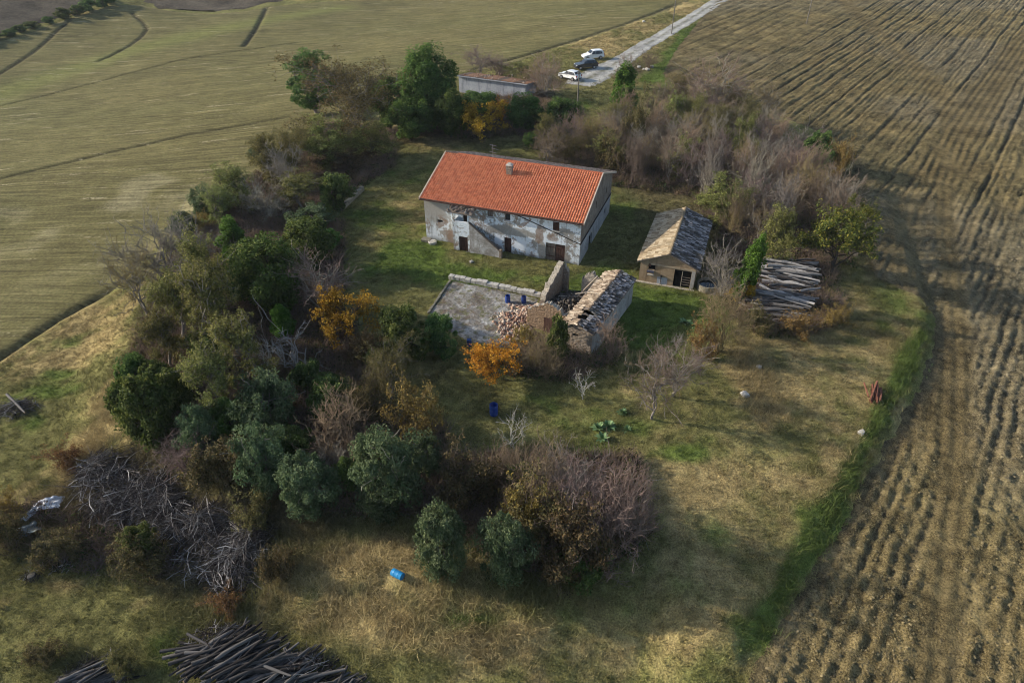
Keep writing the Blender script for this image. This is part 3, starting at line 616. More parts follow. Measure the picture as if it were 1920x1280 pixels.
for k in range(4): mb = MB(); mb.box(4.04, 4.78, .12, .15, .3 + k * .26, .36 + k * .26); mb.build('hurdle_bar', M_GREYW, dr)
mb = MB(); mb.box(.8, 1.42, .2, .24, 1.42, 2.02); wd = mb.build('window', M_DARK, shed)
mb = MB(); mb.box(.78, 1.0, -.02, .1, 1.72, 2.0); mb.build('shutter', M_DARKW, wd)
mb = MB(); mb.box(.72, 1.36, -.26, -.02, 1.2, 1.34); mb.build('ledge_box', m_plain('dark_blue_paint', (.06, .065, .10), .6), wd)
mb = MB(); mb.box(.75, 1.4, -.12, -.003, .86, .95); mb.build('sill', M_STONE, wd)
mb = MB(); mb.box(1.75, 2.7, -.012, -.004, 0, .8); mb.build('cement_patch', M_CONC, shed)
mb = MB(); mb.tube((2.1, -.06, 0), (2.1, -.06, .95), .035); mb.box(2.03, 2.2, -.16, -.02, .9, 1.05); mb.build('water_tap', M_CABLE, shed)
mb = MB(); mb.box(-.25, S_L + .1, -.3, -.003, -.4, .06); mb.build('footing', M_TOP, shed)
ss = (S_R - S_E) / (S_L / 2)
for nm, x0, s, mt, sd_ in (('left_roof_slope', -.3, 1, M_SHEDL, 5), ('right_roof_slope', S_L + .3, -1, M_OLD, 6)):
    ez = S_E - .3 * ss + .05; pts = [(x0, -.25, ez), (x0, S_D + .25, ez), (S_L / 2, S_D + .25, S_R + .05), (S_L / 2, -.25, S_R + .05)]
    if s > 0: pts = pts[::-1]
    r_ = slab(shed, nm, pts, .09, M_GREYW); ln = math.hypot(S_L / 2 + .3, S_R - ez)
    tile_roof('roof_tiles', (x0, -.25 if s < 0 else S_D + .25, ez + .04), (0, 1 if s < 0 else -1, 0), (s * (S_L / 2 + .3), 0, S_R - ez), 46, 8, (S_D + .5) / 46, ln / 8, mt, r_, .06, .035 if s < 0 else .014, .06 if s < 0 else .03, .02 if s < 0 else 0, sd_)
for i in range(26):
    mb = MB(); y0 = -.28 + i * (S_D + .56) / 26; y1 = y0 + (S_D + .56) / 26 + .03
    lo = [(S_L / 2 - .14 * math.cos(math.pi * k / 4), y0, S_R + .05 + .12 * math.sin(math.pi * k / 4)) for k in range(5)]; hi = [(S_L / 2 - .12 * math.cos(math.pi * k / 4), y1, S_R + .04 + .1 * math.sin(math.pi * k / 4)) for k in range(5)]
    mb.hexa(lo, hi); mb.build('ridge_tile', M_SHEDL, shed)
# ------------------------------------------------------------------ ruin
ruin = thing('ruined_barn', 'half collapsed stone barn with ragged walls and broken tiled roof', 'ruin', (4.1, 45.7, 0), R_(-28.5))
def ragged(name, P0, P1, tops, th, mat, parent, z0=-.5, seed=0, label=None, n=34):
    """broken wall from P0 to P1 with an uneven top"""
    r = np.random.default_rng(seed); P0 = np.array(P0, float); P1 = np.array(P1, float); d = (P1 - P0) / np.linalg.norm(P1 - P0); nn = np.array((-d[1], d[0])); ts = np.linspace(0, 1, n)
    hz = np.interp(ts, [t for t, _ in tops], [h for _, h in tops]); hz = hz + r.normal(0, .10, n)
    V, Fc, mi = [], [], []
    for t, h in zip(ts, hz):
        p = P0 + (P1 - P0) * t; a = p - nn * (th / 2 + r.normal(0, .004)); b = p + nn * (th / 2 + r.normal(0, .004)); j = r.normal(0, .05)
        V += [(*a, z0), (*a, h), (*b, h + j), (*b, z0)]
    mbx = MB(); mbx.v = V
    for i in range(n - 1):
        q = i * 4; w_ = q + 4
        for f, m in (((q, w_, w_ + 1, q + 1), 0), ((q + 1, w_ + 1, w_ + 2, q + 2), 1), ((q + 2, w_ + 2, w_ + 3, q + 3), 0)): mbx.f.append(list(f)); mbx.m.append(m)
    mbx.f += [[0, 1, 2, 3], [len(V) - 4, len(V) - 1, len(V) - 2, len(V) - 3]]; mbx.m += [0, 0]
    return mbx.build(name, [mat, M_TOP], parent, label=label)
NW, ND, NE, NR = 2.65, 9.5, 2.42, 2.98
mb = MB(); wall_x(mb, 0, NW, -.5, NE, [(.92, 1.42, 1.72, 1.98)], 0, .3); mb.poly([(0, 0, NE), (NW, 0, NE), (NW / 2, 0, NR)]); mb.build('front_wall', M_RUIN, ruin)
mb = MB(); mb.box(.92, 1.42, .2, .25, 1.72, 1.98); mb.build('window', M_DARK, ruin)
mb = MB(); mb.poly([(NW, 0, -.5), (NW, ND, -.5), (NW, ND, NE), (NW, 0, NE)]); mb.poly([(0, ND, -.5), (NW, ND, -.5), (NW, ND, NE), (NW / 2, ND, NR), (0, ND, NE)]); mb.build('side_wall', M_GABLE2, ruin)
mb = MB(); mb.poly([(0, 0, -.5), (0, ND, -.5), (0, ND, NE), (0, 0, NE)]); mb.build('inner_wall', M_RUIN, ruin)
ns = (NR - NE) / (NW / 2)
def hole_l(u, v): return 7.0 < (u + .0) < 8.9 and v > 1.0 - .25 * math.sin(u * 3) or (u > 9.2 and v < .5)
def hole_r(u, v): return 1.0 < u < 2.2 and v > 1.25
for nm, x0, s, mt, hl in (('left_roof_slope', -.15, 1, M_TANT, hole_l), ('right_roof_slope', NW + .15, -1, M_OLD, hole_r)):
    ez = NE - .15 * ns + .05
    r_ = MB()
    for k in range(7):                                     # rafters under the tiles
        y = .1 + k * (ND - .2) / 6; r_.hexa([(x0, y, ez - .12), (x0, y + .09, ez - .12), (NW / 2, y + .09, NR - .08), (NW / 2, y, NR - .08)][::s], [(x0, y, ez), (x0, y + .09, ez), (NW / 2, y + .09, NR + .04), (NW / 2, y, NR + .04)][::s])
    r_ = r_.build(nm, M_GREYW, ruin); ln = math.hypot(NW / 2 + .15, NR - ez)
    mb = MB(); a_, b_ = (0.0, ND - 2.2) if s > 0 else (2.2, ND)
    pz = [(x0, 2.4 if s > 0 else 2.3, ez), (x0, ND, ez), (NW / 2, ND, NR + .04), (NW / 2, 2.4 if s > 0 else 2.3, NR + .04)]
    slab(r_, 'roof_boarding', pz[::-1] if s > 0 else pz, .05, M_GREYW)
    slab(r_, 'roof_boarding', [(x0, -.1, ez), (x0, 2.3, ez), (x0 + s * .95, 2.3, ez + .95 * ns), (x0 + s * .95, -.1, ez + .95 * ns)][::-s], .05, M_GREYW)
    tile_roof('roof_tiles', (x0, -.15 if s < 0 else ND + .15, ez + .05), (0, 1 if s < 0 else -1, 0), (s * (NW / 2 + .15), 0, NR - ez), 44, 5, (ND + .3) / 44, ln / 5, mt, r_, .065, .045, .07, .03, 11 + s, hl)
for i in range(22):
    if 0 < i < 5: continue
    mb = MB(); y0 = -.1 + i * (ND + .2) / 22; y1 = y0 + (ND + .2) / 22; j = random.gauss(0, .03)
    mb.hexa([(NW / 2 + j - .13 * math.cos(math.pi * k / 4), y0, NR + .06 + .12 * math.sin(math.pi * k / 4)) for k in range(5)], [(NW / 2 + j - .12 * math.cos(math.pi * k / 4), y1, NR + .05 + .1 * math.sin(math.pi * k / 4)) for k in range(5)]); mb.build('ridge_tile', M_TANT, ruin)
gb = ragged('front_gable', (-4.1, 1.9), (-.16, 1.9), [(0, 1.8), (.1, 1.95), (.5, 2.98), (.56, 2.9), (1, 2.0)], .4, M_BRICKY, ruin, seed=2, label='ochre front gable of the roofless room')
mb = MB(); mb.box(-2.45, -1.65, 1.64, 1.69, .0, 1.45); dd = mb.build('doorway', M_DARKW, ruin)
ragged('left_wall', (-4.1, 4.6), (-4.1, 8.5), [(0, .9), (.08, 1.55), (.35, 2.05), (.7, 2.55), (.9, 3.0), (1, 3.0)], .5, M_RUIN, ruin, seed=3, label='tall ragged wall stub rising to a point')
ragged('left_wall', (-4.1, 2.1), (-4.1, 4.5), [(0, 1.2), (.3, .5), (1, .45)], .45, M_RUIN, ruin, seed=4)
ragged('back_wall', (-3.85, 8.6), (-3.35, 8.62), [(0, 2.9), (1, 2.2)], .4, M_RUIN, ruin, seed=5)
ragged('back_wall', (-2.0, 8.75), (-.03, 8.9), [(0, 1.75), (.4, 2.55), (.5, 2.5), (1, 1.7)], .45, m_rubble('pale_rubble_masonry', (.36, .32, .26), (.50, .46, .39), (.42, .37, .30), 3.0), ruin, seed=6, label='pale pointed stub of the rear gable')
for a_, b_, r0 in (((-1.9, 6.8, .5), (-.5, 8.6, 2.45), .07), ((-1.1, 5.0, 2.35), (.5, 5.6, 2.75), .06), ((-.3, 4.6, 2.2), (-.25, 8.3, 2.5), .07), ((-3.6, 3.2, .4), (-1.2, 4.4, .7), .09), ((-2.8, 6.0, .5), (-.9, 5.0, .8), .08), ((-.9, 2.3, 1.0), (-.55, 3.2, 1.6), .06), ((-3.2, 4.5, .5), (-2.5, 7.6, .55), .07), ((-3.4, 6.6, .5), (-1.3, 7.4, .65), .09)):
    mb = MB(); mb.tube(a_, b_, r0, k=6); mb.build('fallen_beam', M_BEAM, ruin)
# loose rubble: too many to count
def rubble(name, parent, pts, smin, smax, mats, seed, label=None, kind='stuff', **kw):
    r = np.random.default_rng(seed); V, Fc, lv = [], [], []
    cube = np.array([(-1, -1, -1), (1, -1, -1), (1, 1, -1), (-1, 1, -1), (-1, -1, 1), (1, -1, 1), (1, 1, 1), (-1, 1, 1)], float) * .5
    fq = np.array([(0, 3, 2, 1), (4, 5, 6, 7), (0, 1, 5, 4), (1, 2, 6, 5), (2, 3, 7, 6), (3, 0, 4, 7)])
    for k, p in enumerate(pts):
        s = r.uniform(smin, smax) * np.array((1, r.uniform(.4, .8), r.uniform(.25, .6))); q, _ = np.linalg.qr(r.normal(size=(3, 3)))
        c = (cube * (1 + r.normal(0, .12, cube.shape))) * s; V.append(c @ q.T + p); Fc.append(fq + 8 * k); lv += [r.random()] * 8
    return obj(name, mesh_np(name, np.concatenate(V), np.concatenate(Fc), {'lv': np.array(lv)}, False, mats), parent, kind=kind, label=label, **kw)
M_RUB = m_tiles('brick_rubble', [(.25, (.22, .12, .085)), (.5, (.36, .24, .17)), (.75, (.50, .42, .34))]); M_RUBD = m_tiles('dark_debris', [(.25, (.035, .03, .025)), (.5, (.075, .065, .05)), (.75, (.14, .12, .10))])
r = np.random.default_rng(5)
def heap(n, cx, cy, rx, ry, h, z=0.):
    a = r.uniform(0, 2 * math.pi, n); q = np.sqrt(r.uniform(0, 1, n)); x = cx + rx * q * np.cos(a); y = cy + ry * q * np.sin(a)
    return np.stack([x, y, z + h * (1 - q) ** .8 * r.uniform(.5, 1.05, n)], 1)
rubble('debris', ruin, heap(1500, -2.1, 5.4, 2.1, 3.4, 1.1), .12, .42, [M_RUBD], 4)
rubble('fallen_bricks', ruin, np.concatenate([heap(420, -4.6, 3.0, 1.3, 1.9, .6), heap(200, -5.3, 1.9, 1.5, 2.2, .28), heap(170, -4.6, .4, 1.5, 1.6, .25), heap(150, -4.2, 4.0, .7, 1.6, .85), heap(90, -6.0, 2.4, 1.6, 2.4, .12)]), .10, .38, [M_RUB], 6, 'spill of broken bricks and stones')
# ------------------------------------------------------------------ low outbuilding by the lane
ob = G(985, 186)[0]
OBA = R_(-24.7)
out = thing('outbuilding', 'long low grey-blue concrete outbuilding with rusty flat roof', 'outbuilding', tuple(ob - np.array((12.4 * math.cos(OBA), 12.4 * math.sin(OBA), 0))), OBA)
mb = MB(); mb.poly([(0, 0, -.6), (12.4, 0, -.6), (12.4, 0, 2.3), (0, 0, 2.3)]); mb.build('front_wall', M_CONC, out)
mb = MB(); mb.poly([(12.4, 0, -.6), (12.4, 4.4, -.6), (12.4, 4.4, 1.7), (12.4, 0, 2.3)]); mb.poly([(0, 0, -.6), (0, 4.4, -.6), (0, 4.4, 1.7), (0, 0, 2.3)]); mb.poly([(0, 4.4, -.6), (12.4, 4.4, -.6), (12.4, 4.4, 1.7), (0, 4.4, 1.7)]); mb.build('side_wall', M_CONC, out)
rf = slab(out, 'roof', [(-.25, -.35, 2.42), (12.75, -.35, 2.42), (12.75, 4.7, 1.74), (-.25, 4.7, 1.74)], .1, M_CONC)
for i in range(11):
    mb = MB(); x0 = -.2 + i * 1.17; mb.box(x0, x0 + 1.22, 0, 4.6, 0, .03); o = mb.build('roof_sheet', M_RUST if i % 3 else M_BROWN, rf); o.location = (0, -.1 + .12 * random.random(), 2.44 + .012 * (i % 2)); o.rotation_euler = (math.atan2(-.68, 5.05), 0, .01 * random.uniform(-1, 1))
rubble('roof_litter', rf, np.stack([r.uniform(0, 12.4, 60), r.uniform(0, 4, 60), np.zeros(60)], 1) * 1.0 + np.array((0, 0, 2.44)) - np.stack([np.zeros(60), np.zeros(60), np.zeros(60)], 1), .1, .3, [M_RUB], 9).matrix_world
# ------------------------------------------------------------------ low walls
def low_wall(name, label, P, h, th, mat, seed):
    p = [G(*q)[0] for q in P]; base = p[0]; o = thing(name, label, 'wall', tuple(base)); o['kind'] = 'thing'
    for a_, b_ in zip(p, p[1:]):
        a_, b_ = a_ - base, b_ - base; n = max(6, int(np.linalg.norm(b_ - a_) / .55)); rr = np.random.default_rng(seed); d = (b_ - a_) / n
        ang = math.atan2(d[1], d[0]); ln = float(np.hypot(d[0], d[1]))
        for i in range(n):
            c = a_ + d * (i + .5); hh = h * rr.uniform(.75, 1.1); mb = MB(); mb.box(-ln / 2 + .01, ln / 2 - .01, -th / 2 * rr.uniform(.85, 1.1), th / 2 * rr.uniform(.85, 1.1), -.4, hh); mb.build('stone', mat, o, bevel=.03, loc=tuple(c), rot=(0, 0, ang + rr.normal(0, .03)))
    return o
M_STONED = m_plain('mossy_stone', (.20, .185, .14), .95, .1, .45, 5)
low_wall('low_wall', 'pale low stone wall along the upper edge of the paved yard', [(843, 521), (925, 537), (1014, 556)], .42, .5, M_STONE, 1)
low_wall('low_wall', 'thin stone kerb along the left side of the paved yard', [(845, 526), (803, 588)], .16, .22, M_STONED, 2)
low_wall('low_wall', 'mossy low wall running between the left shrubs and lawn', [(640, 395), (680, 357)], .55, .5, M_STONED, 3)
# ------------------------------------------------------------------ vegetation: meshes of each kind
def tubes(S, k=3):
    """S (n,8): x0 y0 z0 x1 y1 z1 r0 r1 -> verts, quads"""
    S = np.asarray(S, float); n = len(S); p0, p1, r0, r1 = S[:, :3], S[:, 3:6], S[:, 6], S[:, 7]
    d = p1 - p0; d = d / (np.linalg.norm(d, axis=1, keepdims=True) + 1e-9)
    ref = np.where(np.abs(d[:, 2:3]) < .8, np.array([[0, 0, 1.]]), np.array([[1., 0, 0]])); a = np.cross(d, ref); a /= np.linalg.norm(a, axis=1, keepdims=True) + 1e-9; b = np.cross(d, a)
    t = np.arange(k) * 2 * np.pi / k; c, s = np.cos(t)[None, :, None], np.sin(t)[None, :, None]
    ring = a[:, None, :] * c + b[:, None, :] * s
    V = np.concatenate([p0[:, None] + ring * r0[:, None, None], p1[:, None] + ring * r1[:, None, None]], 1).reshape(-1, 3)
    i = np.arange(k); j = (i + 1) % k; f = np.stack([i, j, j + k, i + k], 1)
    Q = (f[None] + (np.arange(n) * 2 * k)[:, None, None]).reshape(-1, 4)
    return V, Q
def polyline(r, p0, p1, n, jit, bow):
    t = np.linspace(0, 1, n + 1)[:, None]; P = p0 + (p1 - p0) * t; ln = np.linalg.norm(p1 - p0)
    P[:, 2] += bow * ln * (4 * t * (1 - t))[:, 0]; P[1:-1] += r.normal(0, jit * ln, (n - 1, 3)); return P
def segs_of(P, r0, r1):
    rr = np.linspace(r0, r1, len(P)); return np.concatenate([P[:-1], P[1:], rr[:-1, None], rr[1:, None]], 1)
def skeleton(seed, H, R, th, nb, n2, n3, n4, r0, bow=.08, low=.35, stems=1, tw=.014):
    """limbs aimed at an uneven crown envelope; returns thick segments, twig segments, twig tips"""
    r = np.random.default_rng(seed); thick, twigs, tips = [], [], []
    ctr = np.array((0, 0, th + (H - th) * low)); rz = H - ctr[2]
    def target(k=1.0):
        v = r.normal(size=3); v[2] = v[2] * .7 + .45; v /= np.linalg.norm(v); m = r.uniform(.72, 1.05) * k
        q = ctr + v * np.array((R, R, rz)) * m; q[2] = max(q[2], .15 * H); return q
    attach = []
    for s in range(stems):
        base = np.array((*r.normal(0, .10 * R if stems > 1 else 0, 2), -.15)); top = np.array((*(r.normal(0, .10 * R, 2) + base[:2]), th + (H - th) * .55))
        P = polyline(r, base, top, 7, .03, 0); thick.append(segs_of(P, r0, r0 * .35)); attach.append(P)
    l1 = []
    for b in range(nb):
        P = attach[b % stems]; i = r.integers(2 if th > .3 else 0, len(P)); f = i / len(P)
        if stems > 1: i = r.integers(0, 4)
        Q = polyline(r, P[i], target(), 6, .05, bow); thick.append(segs_of(Q, r0 * (.55 - .2 * f), r0 * .10)); l1.append(Q)
    l2 = []
    for Q in l1:
        for k in range(n2):
            t = r.uniform(.3, .98) * (len(Q) - 1); i = int(t); p = Q[i] + (Q[min(i + 1, len(Q) - 1)] - Q[i]) * (t - i); d = Q[-1] - Q[0]; d = d / (np.linalg.norm(d) + 1e-6)
            e = p + (d * .7 + r.normal(0, .75, 3) + np.array((0, 0, .25))) * R * r.uniform(.18, .42); W = polyline(r, p, e, 4, .06, bow * .6); thick.append(segs_of(W, r0 * .16, tw * 1.1)); l2.append(W)
    l2 = np.array(l2); m = len(l2) * n3; idx = r.integers(0, len(l2), m); ip = r.integers(1, 5, m); p = l2[idx, ip]; d = l2[idx, 4] - l2[idx, 0]; d /= np.linalg.norm(d, axis=1, keepdims=True)
    e = p + (d * .6 + r.normal(0, .65, (m, 3)) + np.array((0, 0, .3))) * R * r.uniform(.10, .26, (m, 1)); md = (p + e) / 2 + r.normal(0, .02 * R, (m, 3))
    twigs.append(np.concatenate([p, md, np.full((m, 1), tw), np.full((m, 1), tw * .8)], 1)); twigs.append(np.concatenate([md, e, np.full((m, 1), tw * .8), np.full((m, 1), tw * .45)], 1)); tips = e
    if n4:
        m2 = m * n4; j = r.integers(0, m, m2); f = r.uniform(.2, 1, (m2, 1)); p2 = md[j] + (e[j] - md[j]) * f; e2 = p2 + (r.normal(0, .8, (m2, 3)) + np.array((0, 0, .35))) * R * r.uniform(.05, .13, (m2, 1))
        twigs.append(np.concatenate([p2, e2, np.full((m2, 1), tw * .7), np.full((m2, 1), tw * .35)], 1)); tips = np.concatenate([e, e2])
    return np.concatenate(thick), np.concatenate(twigs), tips
def leafmesh(name, C, seed, size, aspect, mat, up=.35, center=None, extra=None, val=None):
    """one diamond-shaped leaf spray per centre"""
    r = np.random.default_rng(seed); n = len(C); c0 = C.mean(0) if center is None else center
    o = C - c0; o /= np.linalg.norm(o, axis=1, keepdims=True) + 1e-6
    N = o * .55 + r.normal(0, .6, (n, 3)) + np.array((0, 0, up)); N /= np.linalg.norm(N, axis=1, keepdims=True)
    t = r.normal(size=(n, 3)); A = np.cross(N, t); A /= np.linalg.norm(A, axis=1, keepdims=True); B = np.cross(N, A)
    s = size * r.uniform(.6, 1.4, (n, 1)); A = A * s; B = B * s * aspect; bend = N * s * .18
    V = np.stack([C - A - bend, C - B * .9 + bend, C + A - bend, C + B + bend], 1).reshape(-1, 3)
    Q = np.arange(4 * n).reshape(n, 4); lv = r.uniform(0, 1, n) if val is None else np.clip(val + r.normal(0, .16, n), 0, 1)
    V_, Q_ = [V], [Q]; l_ = [np.repeat(lv, 4)]; mi = [np.zeros(n, int)]
    mats = [mat]
    if extra is not None:
        v2, q2 = tubes(extra[0], 3); V_.append(v2); Q_.append(q2 + 4 * n); l_.append(np.zeros(len(v2))); mi.append(np.ones(len(q2), int)); mats.append(extra[1])
    return mesh_np(name, np.concatenate(V_), np.concatenate(Q_), {'lv': np.concatenate(l_)}, False, mats, np.concatenate(mi))
def m_leaf(name, c0, c1, c2=None, trans=.3, hue=.06):
    n = NT(name, .75, .12); lv = n.attr('lv').outputs['Fac']; rn = n.rnd()
    c = n.ramp(lv, [(.05, c0), (.6, c1), (1., c2 or tuple(min(1, k * 1.35) for k in c1))])
    h = n.n('ShaderNodeHueSaturation'); n.lk(c, h.inputs['Color']); n.lk(n.math('ADD', .5 - hue / 2, n.math('MULTIPLY', rn, hue)), h.inputs['Hue']); n.lk(n.math('ADD', .8, n.math('MULTIPLY', rn, .45)), h.inputs['Value'])
    n.base(h.outputs[0]); t = n.n('ShaderNodeBsdfTranslucent'); n.lk(h.outputs[0], t.inputs[0]); mx = n.n('ShaderNodeMixShader'); mx.inputs[0].default_value = trans
    n.lk(n.b.outputs[0], mx.inputs[1]); n.lk(t.outputs[0], mx.inputs[2]); n.lk(mx.outputs[0], n.nt.nodes['Material Output'].inputs[0]); return n.mat
def m_bark(name, c, var=.4, rnd=.35):
    n = NT(name, .9, .1); f = n.noise(7, 3, .6); rn = n.rnd(); v = n.math('ADD', n.math('MULTIPLY', f, .65), n.math('MULTIPLY', rn, rnd))
    cr = n.ramp(v, [(.25, tuple(k * (1 - var) for k in c)), (.8, tuple(k * (1 + var) for k in c))]); h = n.n('ShaderNodeHueSaturation'); n.lk(cr, h.inputs['Color']); n.lk(n.math('ADD', .485, n.math('MULTIPLY', rn, .06)), h.inputs['Hue']); n.lk(n.math('ADD', .75, n.math('MULTIPLY', rn, .6)), h.inputs['Saturation']); n.base(h.outputs[0]); return n.mat
BK = dict(dark=m_bark('dark_bark', (.075, .062, .05)), grey=m_bark('grey_bark', (.235, .205, .18)), purple=m_bark('purple_brown_twig', (.230, .160, .140)), brown=m_bark('brown_twig', (.20, .145, .10)), pale=m_bark('bleached_twig', (.36, .335, .30)), olivet=m_bark('olive_twig', (.14, .12, .075)))
LF = dict(ever=m_leaf('dark_evergreen_leaf', (.042, .074, .020), (.088, .148, .036), (.165, .230, .055)), conifer=m_leaf('bright_conifer_spray', (.050, .105, .018), (.105, .205, .030), (.18, .29, .055), hue=.02), bigcon=m_leaf('deep_green_spray', (.044, .090, .024), (.092, .172, .040), (.165, .245, .06)),
          olive=m_leaf('olive_leaf', (.052, .080, .036), (.108, .148, .068), (.200, .240, .120), hue=.04), feather=m_leaf('yellow_olive_leaf', (.098, .106, .032), (.200, .204, .060), (.31, .30, .10)), broad=m_leaf('brown_green_leaf', (.085, .084, .030), (.180, .166, .060), (.27, .225, .085)),
          laurel=m_leaf('mid_green_leaf', (.048, .080, .022), (.106, .160, .044), (.22, .265, .075)), autumn=m_leaf('orange_leaf', (.29, .105, .014), (.50, .205, .022), (.62, .33, .045), .4, .022), yellow=m_leaf('golden_leaf', (.26, .155, .020), (.47, .29, .032), (.60, .42, .06), .4, .03),
          gold=m_leaf('rusty_shrub_leaf', (.14, .085, .03), (.24, .155, .05), (.33, .225, .08)), bramble=m_leaf('bramble_leaf', (.065, .064, .028), (.135, .115, .050), (.21, .16, .07)), yg=m_leaf('yellow_green_leaf', (.055, .070, .018), (.115, .130, .028), (.24, .20, .04)))
def clumps(seed, H, R, n_cl, per, base=.12, rc=.24, cone=0., shell=.75, flat=1.):
    """leaf centres in lumps through a crown volume"""
    r = np.random.default_rng(seed); v = r.normal(size=(n_cl, 3)); v /= np.linalg.norm(v, axis=1, keepdims=True); m = r.uniform(shell * .45, 1, (n_cl, 1)) ** .6
    c = v * m; c[:, 2] = c[:, 2]; z = (c[:, 2] * .5 + .5)
    wdt = 1 - cone * z; env = .55 + .85 * vn(np.arctan2(v[:, 1], v[:, 0]) * 1.3 + 9, v[:, 2] * 2.2 + 5, seed)
    K = np.stack([c[:, 0] * wdt * env * R * .86, c[:, 1] * wdt * env * R * .86, base * H + z * (1 - base) * H * .93], 1)
    rad = rc * R * r.uniform(.4, 1.35, n_cl); o = r.normal(size=(n_cl, per, 3)); o /= np.linalg.norm(o, axis=2, keepdims=True); o *= r.uniform(.25, 1, (n_cl, per, 1)) ** .5 * rad[:, None, None]; o[:, :, 2] *= flat
    P = (K[:, None] + o).reshape(-1, 3); val = np.repeat(r.uniform(.2, .8, n_cl), per); ok = P[:, 2] > .02
    return P[ok], val[ok]
KIND = {}
def proto(kind, thick, crown, H, R, bark): KIND.setdefault(kind, []).append((mesh_np('trunk', *tubes(thick, 5), None, True, [BK[bark]]), crown, H, R))
def build_kinds():
    for s in range(3):       # broad evergreens
        H, R = 6.5, 2.6; tk, tg, tp = skeleton(10 + s, H * .8, R * .62, 1.6, 9, 3, 2, 0, .16); C, v = clumps(20 + s, H, R, 95, 190, .06, .25); proto('ever', tk, leafmesh('crown', C, s, .105, .55, LF['ever'], val=v), H, R, 'dark')
    for s in range(3):       # olives
        H, R = 4.2, 2.1; tk, tg, tp = skeleton(30 + s, H * .78, R * .6, .7, 9, 4, 3, 0, .14); C, v = clumps(40 + s, H, R, 130, 125, .0, .20); proto('olive', tk, leafmesh('crown', C, s + 5, .095, .36, LF['olive'], .25, val=v), H, R, 'grey')
    for s in range(2):       # narrow bright conifers
        H, R = 5.5, 1.3; tk, tg, tp = skeleton(50 + s, H * .85, R * .4, 1., 10, 2, 2, 0, .09); C, v = clumps(55 + s, H, R, 85, 150, .05, .24, .62, .8, 1.6); proto('conifer', tk, leafmesh('crown', C, s, .085, .4, LF['conifer'], .5, val=v), H, R, 'dark')
    H, R = 8., 3.; tk, tg, tp = skeleton(60, H * .8, R * .6, 1.6, 12, 3, 2, 0, .2); C, v = clumps(61, H, R, 130, 190, .04, .22, .3, .8, 1.2); proto('bigcon', tk, leafmesh('crown', C, 3, .11, .42, LF['bigcon'], .5, val=v), H, R, 'dark')
    H, R = 8., 2.4; tk, tg, tp = skeleton(70, H * .85, R * .7, 1.8, 14, 4, 3, 0, .22, low=.35); C, v = clumps(72, H, R, 115, 165, .03, .23, .12, .7, .7); proto('pine', tk, leafmesh('crown', C, 3, .11, .34, LF['ever'], .4, val=v, extra=(tg, BK['grey'])), H, R, 'grey')
    for s, (k, bk, lf, per, fr) in enumerate((('broad', 'grey', 'broad', 15, .9), ('broad', 'olivet', 'broad', 14, .9), ('feather', 'olivet', 'feather', 13, 1.), ('feather', 'olivet', 'feather', 11, 1.), ('feather', 'grey', 'feather', 12, 1.))):
        H, R = (7., 3.) if k == 'broad' else (5., 1.7); tk, tg, tp = skeleton(80 + s, H, R, 1.2, 13, 5, 5, 2, .13, low=.4, tw=.013); r = np.random.default_rng(s); P = (tp[:, None] + r.normal(0, .11 * R / 2, (len(tp), per, 3))).reshape(-1, 3); P = P[(P[:, 2] > .3) & (r.random(len(P)) < fr)]
        proto(k, tk, leafmesh('crown', P, s, .068 if k == 'broad' else .06, .45, LF[lf], .3, extra=(tg, BK[bk])), H, R, bk)
    for s in range(2):       # laurel-like shrubs
        H, R = 2.8, 1.6; tk, tg, tp = skeleton(100 + s, H * .75, R * .6, .2, 10, 3, 3, 0, .05, stems=4); C, v = clumps(104 + s, H, R, 70, 130, .04, .25); proto('laurel', tk, leafmesh('crown', C, s, .085, .5, LF['laurel'], .35, val=v), H, R, 'dark')
    for k, lf, sd0, per in (('autumn', 'autumn', 110, 15), ('yellow', 'yellow', 114, 17), ('yg', 'yg', 118, 22)):
        H, R = 4., 2.; tk, tg, tp = skeleton(sd0, H, R, 1.1, 11, 4, 4, 1, .11, low=.42); r = np.random.default_rng(sd0); P = (tp[:, None] + r.normal(0, .14, (len(tp), per, 3))).reshape(-1, 3); proto(k, tk, leafmesh('crown', P, 7, .075, .6, LF[lf], .35, extra=(tg, BK['dark'])), H, R, 'dark')
    for s in range(2):       # rusty shrubs and brambles
        H, R = 1.8, 1.2
        for k, lf, bk, per in (('gold', 'gold', 'brown', 5), ('bramble', 'bramble', 'brown', 9)):
            tk, tg, tp = skeleton(130 + s + (7 if k == 'gold' else 0), H, R, .1, 14, 4, 4, 2, .028, stems=6, tw=.009); r = np.random.default_rng(s); P = (tp[:, None] + r.normal(0, .07, (len(tp), per, 3))).reshape(-1, 3); P = P[P[:, 2] > 0]; proto(k, tk, leafmesh('crown', P, s, .05, .5, LF[lf], .3, extra=(tg, BK[bk])), H, R, bk)
    for s in range(5):       # bare shrubs
        H, R = 3.6, 2.; tk, tg, tp = skeleton(150 + s, H, R, .3, 20, 5, 6, 2, .055, .12, .3, stems=7, tw=.014); proto('bareshrub', tk, mesh_np('crown', *tubes(tg, 3), None, False, [BK[('purple', 'purple', 'brown', 'grey', 'purple')[s]]]), H, R, ('grey', 'grey', 'brown', 'grey', 'purple')[s])
    for s in range(3):       # bare trees
        H, R = 6., 2.6; tk, tg, tp = skeleton(170 + s, H, R, 1.3, 16, 6, 6, 2, .12, .06, .45, tw=.015); proto('bare', tk, mesh_np('crown', *tubes(tg, 3), None, False, [BK[('purple', 'grey', 'brown')[s]]]), H, R, 'grey')
